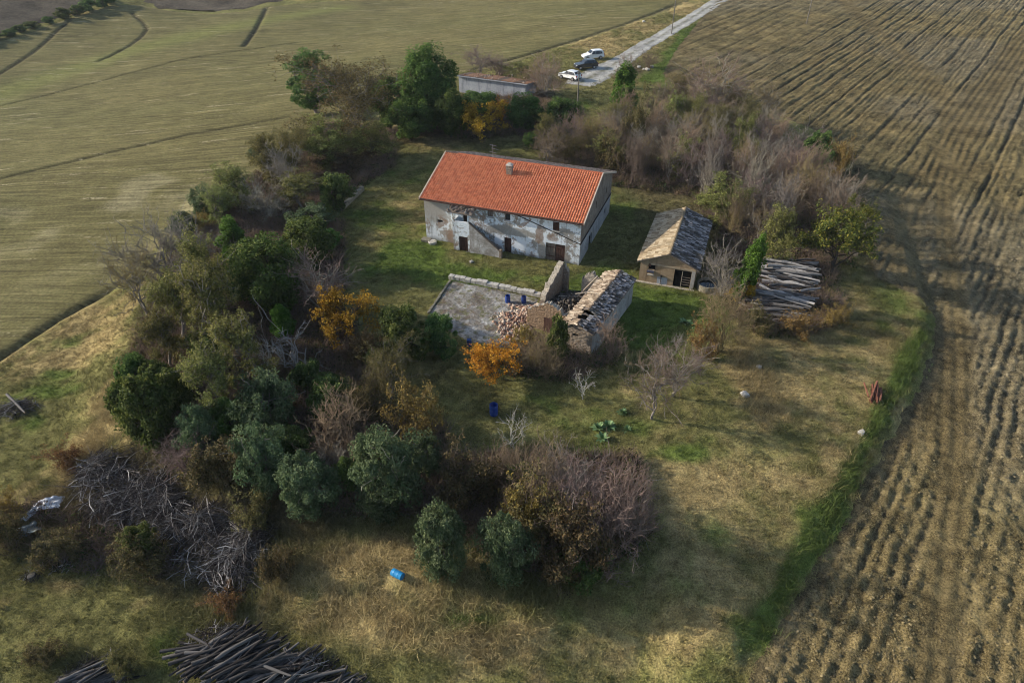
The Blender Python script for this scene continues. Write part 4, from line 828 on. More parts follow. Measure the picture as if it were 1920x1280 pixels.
    for s in range(2):       # dead, bleached
        H, R = 2.6, 1.6; tk, tg, tp = skeleton(180 + s, H, R, .5, 9, 4, 2, 0, .07, .1, .4, stems=1 + s * 3, tw=.014); proto('dead', tk, mesh_np('crown', *tubes(tg, 3), None, False, [BK['pale']]), H, R, 'pale')
build_kinds()
RT = np.random.default_rng(99)
def plant_at(kind, pos, h, rad, name, label, cat, group=None, v=None, lean=(0, 0)):
    ps = KIND[kind]; tm, cm, H, R = ps[(v if v is not None else int(RT.integers(len(ps)))) % len(ps)]
    o = thing(name, label, cat, (pos[0], pos[1], pos[2] - .05), RT.uniform(0, 6.28), group); o.scale = (rad / R, rad / R, h / H); o.rotation_euler = (lean[0], lean[1], o.rotation_euler[2])
    obj('trunk', tm, o); obj('crown', cm, o); return o
def plant(kind, bx, by, ty, wpx, name, label, cat='tree', group=None, v=None, lean=(0, 0)):
    p, t = G(bx, by); rad = max(.3, wpx / 2 * t * 1.02); h = max(.6, z_at(ty, p[1] + rad * .25) - p[2]); return plant_at(kind, p, h, rad, name, label, cat, group, v, lean)
PL = [
 ('pine',597,215,76,108,'pine_tree','dark pine with a gnarled bare trunk beside the open field'), ('broad',668,288,118,165,'walnut_tree','tall brown-green half-bare tree up the lawn from the red roof','tree',None,0),
 ('bigcon',803,240,70,132,'evergreen_tree','tallest deep green evergreen behind the left end of the farmhouse'), ('ever',735,244,130,80,'evergreen_tree','blue-dark evergreen squeezed between the walnut and the tallest evergreen'), ('ever',772,262,172,95,'evergreen_tree','low dark evergreen at the foot of the tallest evergreen'), ('ever',845,258,160,70,'evergreen_tree','narrow dark evergreen beside the low concrete outbuilding'),
 ('feather',618,318,222,95,'scrub_tree','yellow-olive scrub tree left of the walnut trunk'), ('feather',700,300,238,90,'scrub_tree','yellow-olive scrub tree at the edge of the upper lawn'), ('broad',560,332,232,95,'scrub_tree','russet scrub tree at the field edge left of the walnut','tree',None,1), ('bramble',650,322,282,100,'bramble_bush','brown bramble under the walnut','shrub'),
 ('feather',512,350,256,84,'scrub_tree','olive-brown scrub tree, third from the walnut along the field edge'), ('bare',548,366,272,80,'bare_tree','grey bare tree among the scrub on the upper field edge','tree',None,1), ('feather',452,400,315,92,'scrub_tree','olive-yellow scrub tree right of the small field-edge olive'), ('bareshrub',500,412,342,92,'bare_shrub','grey bare shrub below the upper field-edge scrub','shrub',None,3), ('feather',570,398,328,86,'scrub_tree','yellow-olive shrub left of the green-topped laurel','shrub'), ('feather',425,425,352,66,'scrub_tree','small olive-yellow scrub tree just right of the field-edge olive'),
 ('olive',398,408,336,66,'olive_tree','small rounded olive standing alone at the field edge'), ('olive',478,298,272,24,'olive_tree','tiny blue-green olive out on the upper field edge'), ('olive',350,440,392,62,'olive_tree','low olive below the lone field-edge olive'), ('olive',590,430,374,90,'olive_tree','pale silvery olive above the dark evergreens'), ('laurel',632,396,320,72,'laurel_bush','green-topped laurel beside the mossy low wall','shrub'), ('gold',385,432,402,44,'rusty_shrub','small tan shrub under the field-edge olive','shrub'),
 ('conifer',448,498,400,86,'conifer','bright green conifer at the top of the left grove'), ('ever',515,585,425,140,'evergreen_tree','big dark evergreen in the middle of the left grove'), ('ever',588,505,396,112,'evergreen_tree','dark evergreen at the lawn edge of the left grove'), ('ever',478,560,440,90,'evergreen_tree','dark evergreen just below the bright conifer'), ('ever',612,470,420,62,'evergreen_tree','small blue-dark evergreen nearest the lawn'), ('conifer',535,632,565,66,'conifer','low bright conifer at the foot of the big dark evergreen'),
 ('bare',606,600,480,124,'bare_tree','purple-grey bare tree left of the orange tree','tree',None,0), ('yellow',660,642,543,100,'autumn_tree','glowing golden-orange tree between the bare tree and the paved yard'),
 ('bare',332,566,412,145,'bare_tree','thin grey bare tree leaning over the field ditch','tree',None,1), ('bare',285,604,465,100,'bare_tree','sparse bare tree at the end of the field ditch','tree',None,2), ('bare',375,530,405,110,'bare_tree','bare tree beside the bright conifer','tree',None,1),
 ('feather',400,606,452,96,'scrub_tree','tall yellow-olive tree at the top left of the left grove'), ('feather',432,680,492,114,'scrub_tree','tallest yellow-olive tree on the left slope'), ('feather',470,742,595,104,'scrub_tree','yellow-olive tree above the round olive'), ('feather',350,650,518,86,'scrub_tree','yellow-olive tree next to the dry grass bank'), ('feather',415,790,655,96,'scrub_tree','lowest yellow-olive tree of the left grove'), ('feather',325,700,588,78,'scrub_tree','thin yellow-olive tree over the ivy bank'),
 ('laurel',292,820,688,116,'laurel_bush','large dark green bush at the left corner of the grove','shrub'), ('ever',338,778,680,78,'evergreen_tree','dark round evergreen behind the left corner bush'), ('laurel',258,798,704,62,'laurel_bush','outermost green bush on the dry grass bank','shrub'), ('laurel',265,735,660,70,'laurel_bush','pale ivy-covered bush on the bank above the left corner','shrub'),
 ('olive',512,806,678,128,'olive_tree','smooth round olive in the centre of the left grove'), ('olive',505,912,783,112,'olive_tree','olive directly below the smooth round olive'), ('olive',583,955,838,124,'olive_tree','broad olive above the dry grass slope'), ('olive',388,846,752,90,'olive_tree','small olive above the upper brush pile'),
 ('dead',560,704,618,120,'dead_shrub','bleached dead shrub with silvery branches above the round olive','shrub',None,1), ('dead',505,690,628,70,'dead_shrub','smaller bleached dead shrub by the big dark evergreen','shrub',None,1),
 ('laurel',628,785,695,100,'laurel_bush','dark green bush right of the round olive','shrub'), ('bareshrub',655,855,748,118,'bare_shrub','purple bare shrub left of the tall pale olive','shrub',None,4), ('laurel',590,735,668,80,'laurel_bush','green bush under the bleached dead shrub','shrub'), ('broad',700,795,700,92,'scrub_tree','brownish thin-leaved shrub below the orange tree','shrub',None,1), ('bramble',430,905,825,120,'bramble_bush','brown bramble behind the upper brush pile','shrub'), ('bareshrub',355,890,818,100,'bare_shrub','bare shrub above the upper brush pile','shrub',None,4), ('bareshrub',628,900,835,74,'bare_shrub','bare shrub between the broad olive and tall pale olive','shrub',None,3), ('laurel',660,915,850,70,'laurel_bush','shaded green bush left of the tall pale olive','shrub'), ('ever',440,830,742,80,'evergreen_tree','dark bush between the yellow-olive trees and the round olive'), ('laurel',560,860,795,80,'laurel_bush','green bush squeezed between the round olive and the one below'), ('ever',400,700,610,70,'evergreen_tree','dark evergreen showing between the yellow-olive trees'), ('laurel',310,745,672,70,'laurel_bush','mid green bush in the middle of the left slope','shrub'),
 ('laurel',640,748,700,54,'laurel_bush','small dark green bush among the bare shrubs','shrub'), ('laurel',762,664,568,100,'laurel_bush','bushy green shrub at the lower left corner of the paved yard','shrub'), ('laurel',828,662,585,78,'laurel_bush','green shrub right of the bushy yard-corner shrub','shrub'), ('bramble',690,680,625,62,'bramble_bush','pinkish-brown bramble right below the orange tree','shrub'), ('laurel',700,690,648,36,'laurel_bush','tiny green bush below the orange tree','shrub'),
 ('broad',738,748,650,90,'autumn_shrub','thin yellowing shrub between orange tree and blue barrel','shrub',None,0), ('gold',778,826,733,105,'rusty_shrub','olive-brown shrub behind the tall pale olive','shrub'),
 ('olive',738,945,782,138,'olive_tree','tall pale olive left of the lower lawn'), ('olive',797,890,800,72,'olive_tree','small olive on the lawn side of the tall pale olive'), ('olive',722,966,880,88,'olive_tree','low olive at the foot of the tall pale olive'), ('olive',828,1072,930,110,'olive_tree','front olive with open crown on the dry grass slope'), ('olive',948,1082,950,112,'olive_tree','dark front olive next to the bramble thicket'),
 ('bareshrub',1000,962,848,135,'bare_shrub','brown bare shrub at the lawn side of the lower thicket','shrub',None,2), ('bareshrub',1080,985,868,150,'bare_shrub','wide purple-brown bare shrub in the middle of the lower thicket','shrub',None,0), ('bareshrub',1128,1045,915,148,'bare_shrub','purple-grey bare shrub at the lower corner of the lower thicket','shrub',None,4), ('bareshrub',1172,1005,880,85,'bare_shrub','bare shrub at the right edge of the lower thicket','shrub',None,0), ('bramble',875,940,855,110,'bramble_bush','dark bramble between the tall pale olive and lower thicket','shrub'), ('bareshrub',935,905,835,95,'bare_shrub','bare shrub at the top of the lower thicket','shrub',None,2), ('bareshrub',1060,930,845,110,'bare_shrub','grey bare shrub on the upper rim of the lower thicket','shrub',None,3),
 ('bramble',1005,1020,920,118,'bramble_bush','ochre bramble left in the lower thicket','shrub'), ('bramble',1065,1068,962,125,'bramble_bush','dark bramble at the front of the lower thicket','shrub'), ('gold',985,990,900,84,'rusty_shrub','yellow-brown shrub inside the lower thicket','shrub'), ('laurel',1085,1072,1005,120,'laurel_bush','dark green low bush under the front of the lower thicket','shrub'), ('laurel',965,905,870,60,'laurel_bush','yellow-green bush at the upper left of the lower thicket','shrub'),
 ('autumn',932,708,646,96,'autumn_tree','small orange tree on the lawn in front of the ruin'), ('bareshrub',1000,694,632,78,'bare_shrub','brown bare shrub before the ochre ruin gable','shrub',None,2), ('laurel',1046,676,583,46,'ivy_tree','ivy-green sapling against the ruin'), ('bareshrub',1032,704,660,64,'bare_shrub','twiggy shrub at the foot of the ruin','shrub',None,2), ('bareshrub',1142,674,598,62,'bare_shrub','dark twiggy shrub in the shade of the ruin','shrub',None,4), ('gold',985,652,612,42,'rusty_shrub','ochre shrub on the brick spill','shrub'),
 ('bare',1222,784,664,112,'bare_tree','reddish bare tree with a long shadow on the lower lawn','tree',None,2), ('bare',1262,742,646,104,'bare_tree','purple-grey bare tree behind the reddish bare one','tree',None,0), ('gold',1315,674,608,54,'rusty_shrub','orange-brown shrub right of the dark shaded lawn','shrub'), ('bareshrub',1345,655,542,92,'bare_shrub','tall brown bare shrub between the shed and the log pile','shrub',None,2), ('dead',1092,748,694,52,'dead_tree','small bleached dead tree on the lower lawn','tree',None,0), ('dead',1268,658,622,22,'dead_tree','white dead sapling in the dark shaded grass','tree',None,0), ('dead',962,850,770,70,'dead_tree','spindly pale bare sapling right of the tall blue barrel','tree',None,0),
 ('laurel',1530,318,238,66,'laurel_bush','ivy-green bush at the far corner of the big thicket','shrub'), ('gold',1568,330,262,40,'rusty_shrub','ochre shrub at the far corner of the big thicket','shrub'), ('yg',1556,516,408,112,'autumn_tree','yellow-green tree right behind the log pile'), ('yg',1600,470,392,50,'autumn_tree','small orange-tinged tree at the edge of the shaded track'), ('conifer',1385,566,422,62,'conifer','bright narrow conifer between the shed and the log pile','tree',None,0,(-.03,.12)), ('yellow',1386,566,518,42,'autumn_shrub','small orange shrub at the foot of the narrow conifer','shrub'), ('feather',1448,505,398,80,'scrub_tree','olive-brown tree above the log pile'), ('feather',1340,420,330,80,'scrub_tree','grey-olive tree rising behind the shed'), ('bareshrub',1350,552,468,92,'bare_shrub','grey twiggy shrub leaning on the right side of the shed','shrub',None,3), ('gold',1500,632,585,66,'rusty_shrub','rusty shrub at the lower end of the log pile','shrub'), ('gold',1560,612,570,46,'rusty_shrub','brown shrub at the right end of the log pile','shrub'), ('bramble',1412,622,580,50,'bramble_bush','dark bramble at the left end of the log pile','shrub'),
 ('conifer',1167,222,112,74,'conifer','bright green conifer beside the gravel lane','tree',None,1), ('ever',1052,246,176,78,'evergreen_bush','round dark bush at the foot of the near utility pole','shrub'), ('ever',996,278,244,34,'evergreen_bush','small round dark bush behind the farmhouse roof','shrub'), ('yellow',908,262,190,72,'autumn_tree','golden-yellow tree in front of the outbuilding'), ('autumn',938,240,190,36,'autumn_tree','rust-red small tree beside the golden one'), ('ever',985,246,168,74,'evergreen_tree','dark green bush right of the golden tree','shrub'), ('ever',900,216,166,84,'evergreen_tree','dark bush hiding the outbuilding wall','shrub'), ('ever',870,240,176,60,'evergreen_tree','shaded dark bush left of the golden tree','shrub'),
 ('bareshrub',1022,186,108,78,'bare_shrub','purple-brown bare shrub left of the parked cars','shrub',None,0), ('bareshrub',1000,170,118,60,'bare_shrub','bare shrub at the corner of the outbuilding','shrub',None,2), ('bare',898,148,92,70,'bare_tree','bare bushy tree behind the outbuilding','tree',None,0), ('bareshrub',935,142,104,64,'bare_shrub','bare shrub behind the outbuilding roof','shrub',None,4), ('feather',975,150,118,50,'scrub_tree','olive scrub behind the outbuilding end'), ('bareshrub',1172,165,108,40,'bare_shrub','bare shrub behind the lane conifer','shrub',None,0), ('bareshrub',1215,128,98,44,'bare_shrub','brown bare shrub by the pale rocks at the lane','shrub',None,2),
 ('bare',1325,238,118,120,'bare_tree','tall purple-grey bare tree at the top of the big thicket','tree',None,0), ('bare',1425,242,160,76,'bare_tree','small bare tree where the thicket meets the ploughed rows','tree',None,2), ('broad',1395,262,190,90,'scrub_tree','olive-brown bush on the upper rim of the big thicket','tree',None,1),
 ('bramble',25,1030,965,70,'bramble_bush','brown bramble at the far left below the white sheet','shrub'), ('gold',20,965,920,50,'rusty_shrub','rusty weeds left of the white sheet','shrub'), ('bramble',125,1050,1000,80,'bramble_bush','dark brown bramble above the twig strew','shrub'), ('laurel',270,1040,980,80,'laurel_bush','grey-green bush between the two brush heaps','shrub'), ('bramble',265,1075,1020,90,'bramble_bush','low bramble in front of the two brush heaps','shrub'), ('bramble',530,1085,1025,66,'bramble_bush','brown bramble right of the lower brush heap','shrub'), ('bramble',480,985,930,70,'bramble_bush','bramble between lower brush heap and broad olive','shrub'), ('gold',425,1140,1105,60,'rusty_shrub','rusty weeds below the lower brush heap','shrub'), ('gold',130,875,830,60,'rusty_shrub','yellowish weeds left of the upper brush heap','shrub'), ('bramble',90,1240,1205,60,'bramble_bush','weeds left of the small pole heap','shrub'), ('bramble',235,1262,1225,50,'bramble_bush','weeds right of the small pole heap','shrub'),
]
for p in PL: plant(*p)
# the big bare thicket behind shed and farmhouse
TH = Gxy([(1015,330),(1020,285),(1060,262),(1150,245),(1240,215),(1340,215),(1450,262),(1545,320),(1592,390),(1598,480),(1540,515),(1440,520),(1370,490),(1330,425),(1300,372),(1190,362),(1150,330),(1080,320)])
a = np.array(TH); pts = []
while len(pts) < 74:
    for _ in range(4000):
        q = RT.uniform(a.min(0), a.max(0))
        if sd_poly(q[0], q[1], TH) > .2 and all(np.hypot(*(q - p)) > 1.95 for p in pts): pts.append(q); break
    else: break
for q in pts:
    z = float(T(*q)); b = RT.random(); hs = 1.0 + .25 * np.exp(-((q[0] - 22) / 10) ** 2)
    kd = 'bareshrub' if b < .68 else 'bare' if b < .84 else 'broad' if b < .9 else 'bramble' if b < .94 else 'feather'; lk_ = dict(bareshrub='bare twiggy purple-brown shrub', bare='bare tree with a single grey trunk', broad='brown-green half-leafed tree', bramble='low brown bramble', feather='yellow-olive leafy tree')[kd]
    plant_at(kd, (q[0], q[1], z), RT.uniform(3.5, 5.0) * hs, RT.uniform(1.7, 2.5), 'bare_shrub' if kd[:4] == 'bare' else 'thicket_shrub', lk_ + ' in the big thicket ' + ('behind the farmhouse' if q[0] < 13 else 'along the ploughed rows' if q[1] > 78 else 'near the shaded track' if q[0] > 31 else 'just behind the shed'), 'shrub', 'shrubs of the big thicket')
# ------------------------------------------------------------------ scattered stuff (grass, undergrowth, clods) through geometry nodes
def scatter(name, P, rotz, scl, colr, protos, mat_label, tilt=None):
    pc = bpy.data.collections.new(name + '_pieces')
    for m in protos: pc.objects.link(bpy.data.objects.new(name + '_piece', m))
    n = len(P); me = bpy.data.meshes.new(name); me.vertices.add(n); me.vertices.foreach_set('co', np.asarray(P, np.float32).ravel())
    def at(k, t, f, v): x = me.attributes.new(k, t, 'POINT'); x.data.foreach_set(f, v)
    rot = np.zeros((n, 3), np.float32); rot[:, 2] = rotz
    if tilt is not None: rot[:, :2] = tilt
    at('rot', 'FLOAT_VECTOR', 'vector', rot.ravel()); at('scl', 'FLOAT', 'value', np.asarray(scl, np.float32)); at('idx', 'INT', 'value', RT.integers(0, len(protos), n).astype(np.int32))
    at('tcol', 'FLOAT_COLOR', 'color', np.concatenate([colr, np.ones((n, 1))], 1).astype(np.float32).ravel())
    o = obj(name, me, kind='stuff', label=mat_label)
    g = bpy.data.node_groups.new(name, 'GeometryNodeTree'); g.interface.new_socket('Geometry', in_out='INPUT', socket_type='NodeSocketGeometry'); g.interface.new_socket('Geometry', in_out='OUTPUT', socket_type='NodeSocketGeometry')
    N = g.nodes; gi = N.new('NodeGroupInput'); go = N.new('NodeGroupOutput'); ip = N.new('GeometryNodeInstanceOnPoints'); ci = N.new('GeometryNodeCollectionInfo'); ci.inputs[0].default_value = pc; ci.inputs[1].default_value = True; ci.inputs[2].default_value = True
    def na(k, t): x = N.new('GeometryNodeInputNamedAttribute'); x.data_type = t; x.inputs[0].default_value = k; return x.outputs[0]
    er = N.new('FunctionNodeEulerToRotation'); g.links.new(na('rot', 'FLOAT_VECTOR'), er.inputs[0]); ip.inputs['Pick Instance'].default_value = True
    for a_, b_ in ((gi.outputs[0], ip.inputs['Points']), (ci.outputs[0], ip.inputs['Instance']), (na('idx', 'INT'), ip.inputs['Instance Index']), (er.outputs[0], ip.inputs['Rotation']), (na('scl', 'FLOAT'), ip.inputs['Scale']), (ip.outputs[0], go.inputs[0])): g.links.new(a_, b_)
    md = o.modifiers.new('scatter', 'NODES'); md.node_group = g; return o
def m_inst(name, trans=.25):
    n = NT(name, .85, .08); c = n.attr('tcol', True).outputs['Color']; lv = n.attr('lv').outputs['Fac']
    c = n.mix(1., c, n.ramp(lv, [(0, .65), (1, 1.0)]), 'MULTIPLY'); c = n.mix(1., c, (1.25, 1.25, 1.25), 'MULTIPLY')
    n.base(c); t = n.n('ShaderNodeBsdfTranslucent'); n.lk(c, t.inputs[0]); mx = n.n('ShaderNodeMixShader'); mx.inputs[0].default_value = trans
    n.lk(n.b.outputs[0], mx.inputs[1]); n.lk(t.outputs[0], mx.inputs[2]); n.lk(mx.outputs[0], n.nt.nodes['Material Output'].inputs[0]); return n.mat
M_BLADE = m_inst('grass_blade')
def tuft(seed, nb, h, spread, wd, lean):
    r = np.random.default_rng(seed); V, Fq, lv = [], [], []
    for i in range(nb):
        b = np.array((*r.normal(0, spread, 2), -.03)); az = r.uniform(0, 6.28); hh = h * r.uniform(.5, 1.15); ln = lean * r.uniform(.3, 1.3); d = np.array((math.cos(az), math.sin(az), 0)); s = np.array((-d[1], d[0], 0)) * wd * r.uniform(.6, 1.2); k = len(V)
        V += [b - s, b + s, b + d * ln * hh * .45 + np.array((0, 0, hh * .6)) + s * .7, b + d * ln * hh * .45 + np.array((0, 0, hh * .6)) - s * .7, b + d * ln * hh * 1.1 + np.array((0, 0, hh * .9))]
        Fq += [(k, k + 1, k + 2, k + 3), (k + 3, k + 2, k + 4, k + 4)]; v_ = r.random(); lv += [v_] * 5
    q = [f for f in Fq if len(set(f)) == 4]; t = [f[:3] for f in Fq if len(set(f)) == 3]
    return mesh_np('tuft', np.array(V), [np.array(q), np.array(t)], {'lv': np.array(lv)}, False, [M_BLADE])
SHORT = [tuft(i, 10, .13, .09, .013, .8) for i in range(4)]; TALL = [tuft(20 + i, 22, .42, .17, .011, 1.1) for i in range(4)]
BUILD = [[(-9.9, 66.1), (7.2, 60.0), (11.6, 72.2), (-5.0, 78.6)], [(12, 56.6), (17.3, 55), (20.6, 64.6), (15.4, 66.4)], [(3.8, 45.6), (6.5, 44.3), (11, 52.7), (5.2, 55.8), (0.3, 49.6)]]
def open_ground(x, y, m=.15):
    ok = np.ones(len(x), bool)
    for P in [SOWN, PLOW, YARD] + BUILD: ok &= sd_poly(x, y, P) < m
    ok &= d_line(x, y, ROAD) > 2.0
    return ok
def sample(px_poly, n):
    P = Gxy(px_poly); a = np.array(P); o = []
    while sum(map(len, o)) < n:
        q = RT.uniform(a.min(0), a.max(0), (n * 2, 2)); o.append(q[sd_poly(q[:, 0], q[:, 1], P) > 0])
    return np.concatenate(o)[:n]
NEAR = [(-40,700),(120,600),(255,515),(300,480),(420,380),(560,300),(740,240),(1000,230),(1300,300),(1620,300),(1740,560),(1760,620),(1640,860),(1500,1120),(1400,1300),(-40,1300)]
q = sample(NEAR, 125000); q = q[open_ground(q[:, 0], q[:, 1])]
c = gcolor(q[:, 0], q[:, 1]) * RT.uniform(.55, 1.6, (len(q), 1))
scatter('short_grass', np.stack([q[:, 0], q[:, 1], T(q[:, 0], q[:, 1])], 1), RT.uniform(0, 6.28, len(q)), RT.uniform(.6, 1.5, len(q)), c, SHORT, 'short green and straw-coloured grass over the farmyard')
FARG = [(560,300),(740,240),(860,130),(1060,88),(1270,18),(1340,0),(1350,10),(1240,140),(1290,190),(1300,300),(1000,235)]
q = sample(FARG, 16000); q = q[open_ground(q[:, 0], q[:, 1])]; c = gcolor(q[:, 0], q[:, 1]) * RT.uniform(.7, 1.3, (len(q), 1))
scatter('lane_grass', np.stack([q[:, 0], q[:, 1], T(q[:, 0], q[:, 1])], 1), RT.uniform(0, 6.28, len(q)), RT.uniform(1.2, 2.6, len(q)), c, SHORT, 'rough grass verges along the gravel lane')
TB = blob([(700,1080,220,95,1.),(240,710,38,140,1.),(150,880,60,60,.9),(1600,930,40,80,1.),(800,1190,180,45,.8),(1690,660,34,60,.5),(90,990,90,90,.9),(430,1130,90,40,.7),(560,1000,60,60,.9),(1000,1120,120,30,.8),(1415,700,30,70,1.),(180,1240,90,40,.8),(380,1150,100,40,.6),(1060,880,80,50,.6),(480,860,150,160,.5)])
def tall_w(x, y): return wsum(TB, x, y) + .55 * np.exp(-(d_line(x, y, LUSH) / .6) ** 2)
q = sample(NEAR, 160000); k = (RT.random(len(q)) < np.clip(tall_w(q[:, 0], q[:, 1]) * (.25 + 1.1 * fbm(q[:, 0] / 1.3, q[:, 1] / 1.3, 33)), .015, 1)) & open_ground(q[:, 0], q[:, 1]) & (np.hypot(*(q - G(735, 1085)[0][:2]).T) > .75) & (np.hypot(*(q - G(80, 960)[0][:2]).T) > 1.2); q = q[k]
c = gcolor(q[:, 0], q[:, 1]) * RT.uniform(.75, 1.45, (len(q), 1))
tl = np.stack([-.35 + RT.normal(0, .25, len(q)), RT.normal(0, .25, len(q))], 1)
scatter('tall_grass', np.stack([q[:, 0], q[:, 1], T(q[:, 0], q[:, 1])], 1), RT.uniform(0, 6.28, len(q)), RT.uniform(.6, 1.4, len(q)) * (1 + .15 * np.clip(wsum(blob([(700,1080,200,90,1.),(800,1195,150,40,1.)]), q[:, 0], q[:, 1]), 0, 1)), c * (1 + .30 * np.clip(wsum(blob([(700,1080,200,90,1.),(800,1195,150,40,1.)]), q[:, 0], q[:, 1]), 0, 1))[:, None], TALL, 'tall tangled dry grass on the banks', tl)
# undergrowth under the groves
M_UND = m_inst('undergrowth_leaf', .2)
def under(seed, twig):
    r = np.random.default_rng(seed); n = 46 if not twig else 12; C = r.normal(0, .24, (n, 3)); C[:, 2] = np.abs(C[:, 2]) * .9 + .05; m = leafmesh('underbrush', C, seed, .075, .5, M_UND, .5)
    tk = []
    for i in range(26 if twig else 8):
        p = np.array((*r.normal(0, .16, 2), 0)); e = p + np.array((*r.normal(0, .32, 2), r.uniform(.3, .8))); mid = (p + e) / 2 + r.normal(0, .06, 3); tk += [(*p, *mid, .012, .009), (*mid, *e, .009, .005)]
    bpy.data.meshes.remove(m); return leafmesh('underbrush', C, seed, .075, .5, M_UND, .5, extra=(np.array(tk), BK['brown' if seed % 2 else 'purple']))
UND = [under(i, False) for i in range(3)] + [under(10 + i, True) for i in range(3)]
UB = [([(260,640),(330,470),(430,410),(640,420),(640,600),(700,660),(700,800),(830,800),(830,960),(620,960),(470,900),(330,850),(230,800)], 8500), ([(940,860),(1190,860),(1220,1000),(1120,1080),(960,1060),(800,960),(830,860)], 1900), ([(1020,330),(1030,270),(1240,215),(1450,250),(1590,370),(1600,500),(1370,500),(1300,370)], 3400),
      ([(380,420),(600,230),(740,250),(740,310),(600,400),(430,440)], 2300), ([(850,190),(1010,180),(1090,200),(1090,245),(860,262)], 900), ([(20,950),(130,940),(300,1010),(360,1090),(120,1070),(10,1040)], 130), ([(960,600),(1050,640),(1150,680),(1060,715),(960,700)], 320), ([(1380,520),(1560,490),(1580,600),(1480,640),(1380,610)], 500)]
qs = np.concatenate([sample(p, n) for p, n in UB]); qs = qs[open_ground(qs[:, 0], qs[:, 1])]
pal = np.array([(.09, .075, .04), (.065, .09, .034), (.13, .115, .048), (.11, .08, .045), (.05, .08, .028)]); c = pal[RT.integers(0, 5, len(qs))] * RT.uniform(.7, 1.4, (len(qs), 1))
scatter('undergrowth', np.stack([qs[:, 0], qs[:, 1], T(qs[:, 0], qs[:, 1])], 1), RT.uniform(0, 6.28, len(qs)), RT.uniform(.7, 1.7, len(qs)), c, UND, 'brambles and low scrub under the trees')
# clods on the ploughed rows
M_CLOD = m_inst('clod_soil', .0)
def clod(seed):
    r = np.random.default_rng(seed); V = np.array([(1, 0, 0), (-1, 0, 0), (0, 1, 0), (0, -1, 0), (0, 0, .7), (.6, .6, .2), (-.6, .6, .2), (-.6, -.6, .2), (.6, -.6, .2)]) * .1 * r.uniform(.65, 1.25, (9, 1))
    Fc = np.array([(0, 5, 4), (5, 2, 4), (2, 6, 4), (6, 1, 4), (1, 7, 4), (7, 3, 4), (3, 8, 4), (8, 0, 4)]); return mesh_np('clod', V, Fc, {'lv': r.uniform(.3, 1, 9)}, False, [M_CLOD])
q = sample([(1240,150),(1480,225),(1640,520),(1757,600),(1655,850),(1490,1120),(1395,1290),(1990,1290),(1990,100),(1700,60),(1450,80)], 170000); tr = plow_parts(q[:, 0], q[:, 1]); sd = sd_poly(q[:, 0], q[:, 1], PLOW); q = q[(sd > .5) & (RT.random(len(q)) > tr * .93)]
sd = sd_poly(q[:, 0], q[:, 1], PLOW); z = T(q[:, 0], q[:, 1]) + .05 + plow_z(q[:, 0], q[:, 1], sd); c = plow_c(q[:, 0], q[:, 1], sd) * RT.uniform(.55, 1.6, (len(q), 1))
scatter('soil_clods', np.stack([q[:, 0], q[:, 1], z], 1), RT.uniform(0, 6.28, len(q)), np.clip(RT.lognormal(-.75, .42, len(q)), .2, 1.6), c, [clod(i) for i in range(4)], 'clods of earth on the ploughed rows', RT.normal(0, .3, (len(q), 2)))
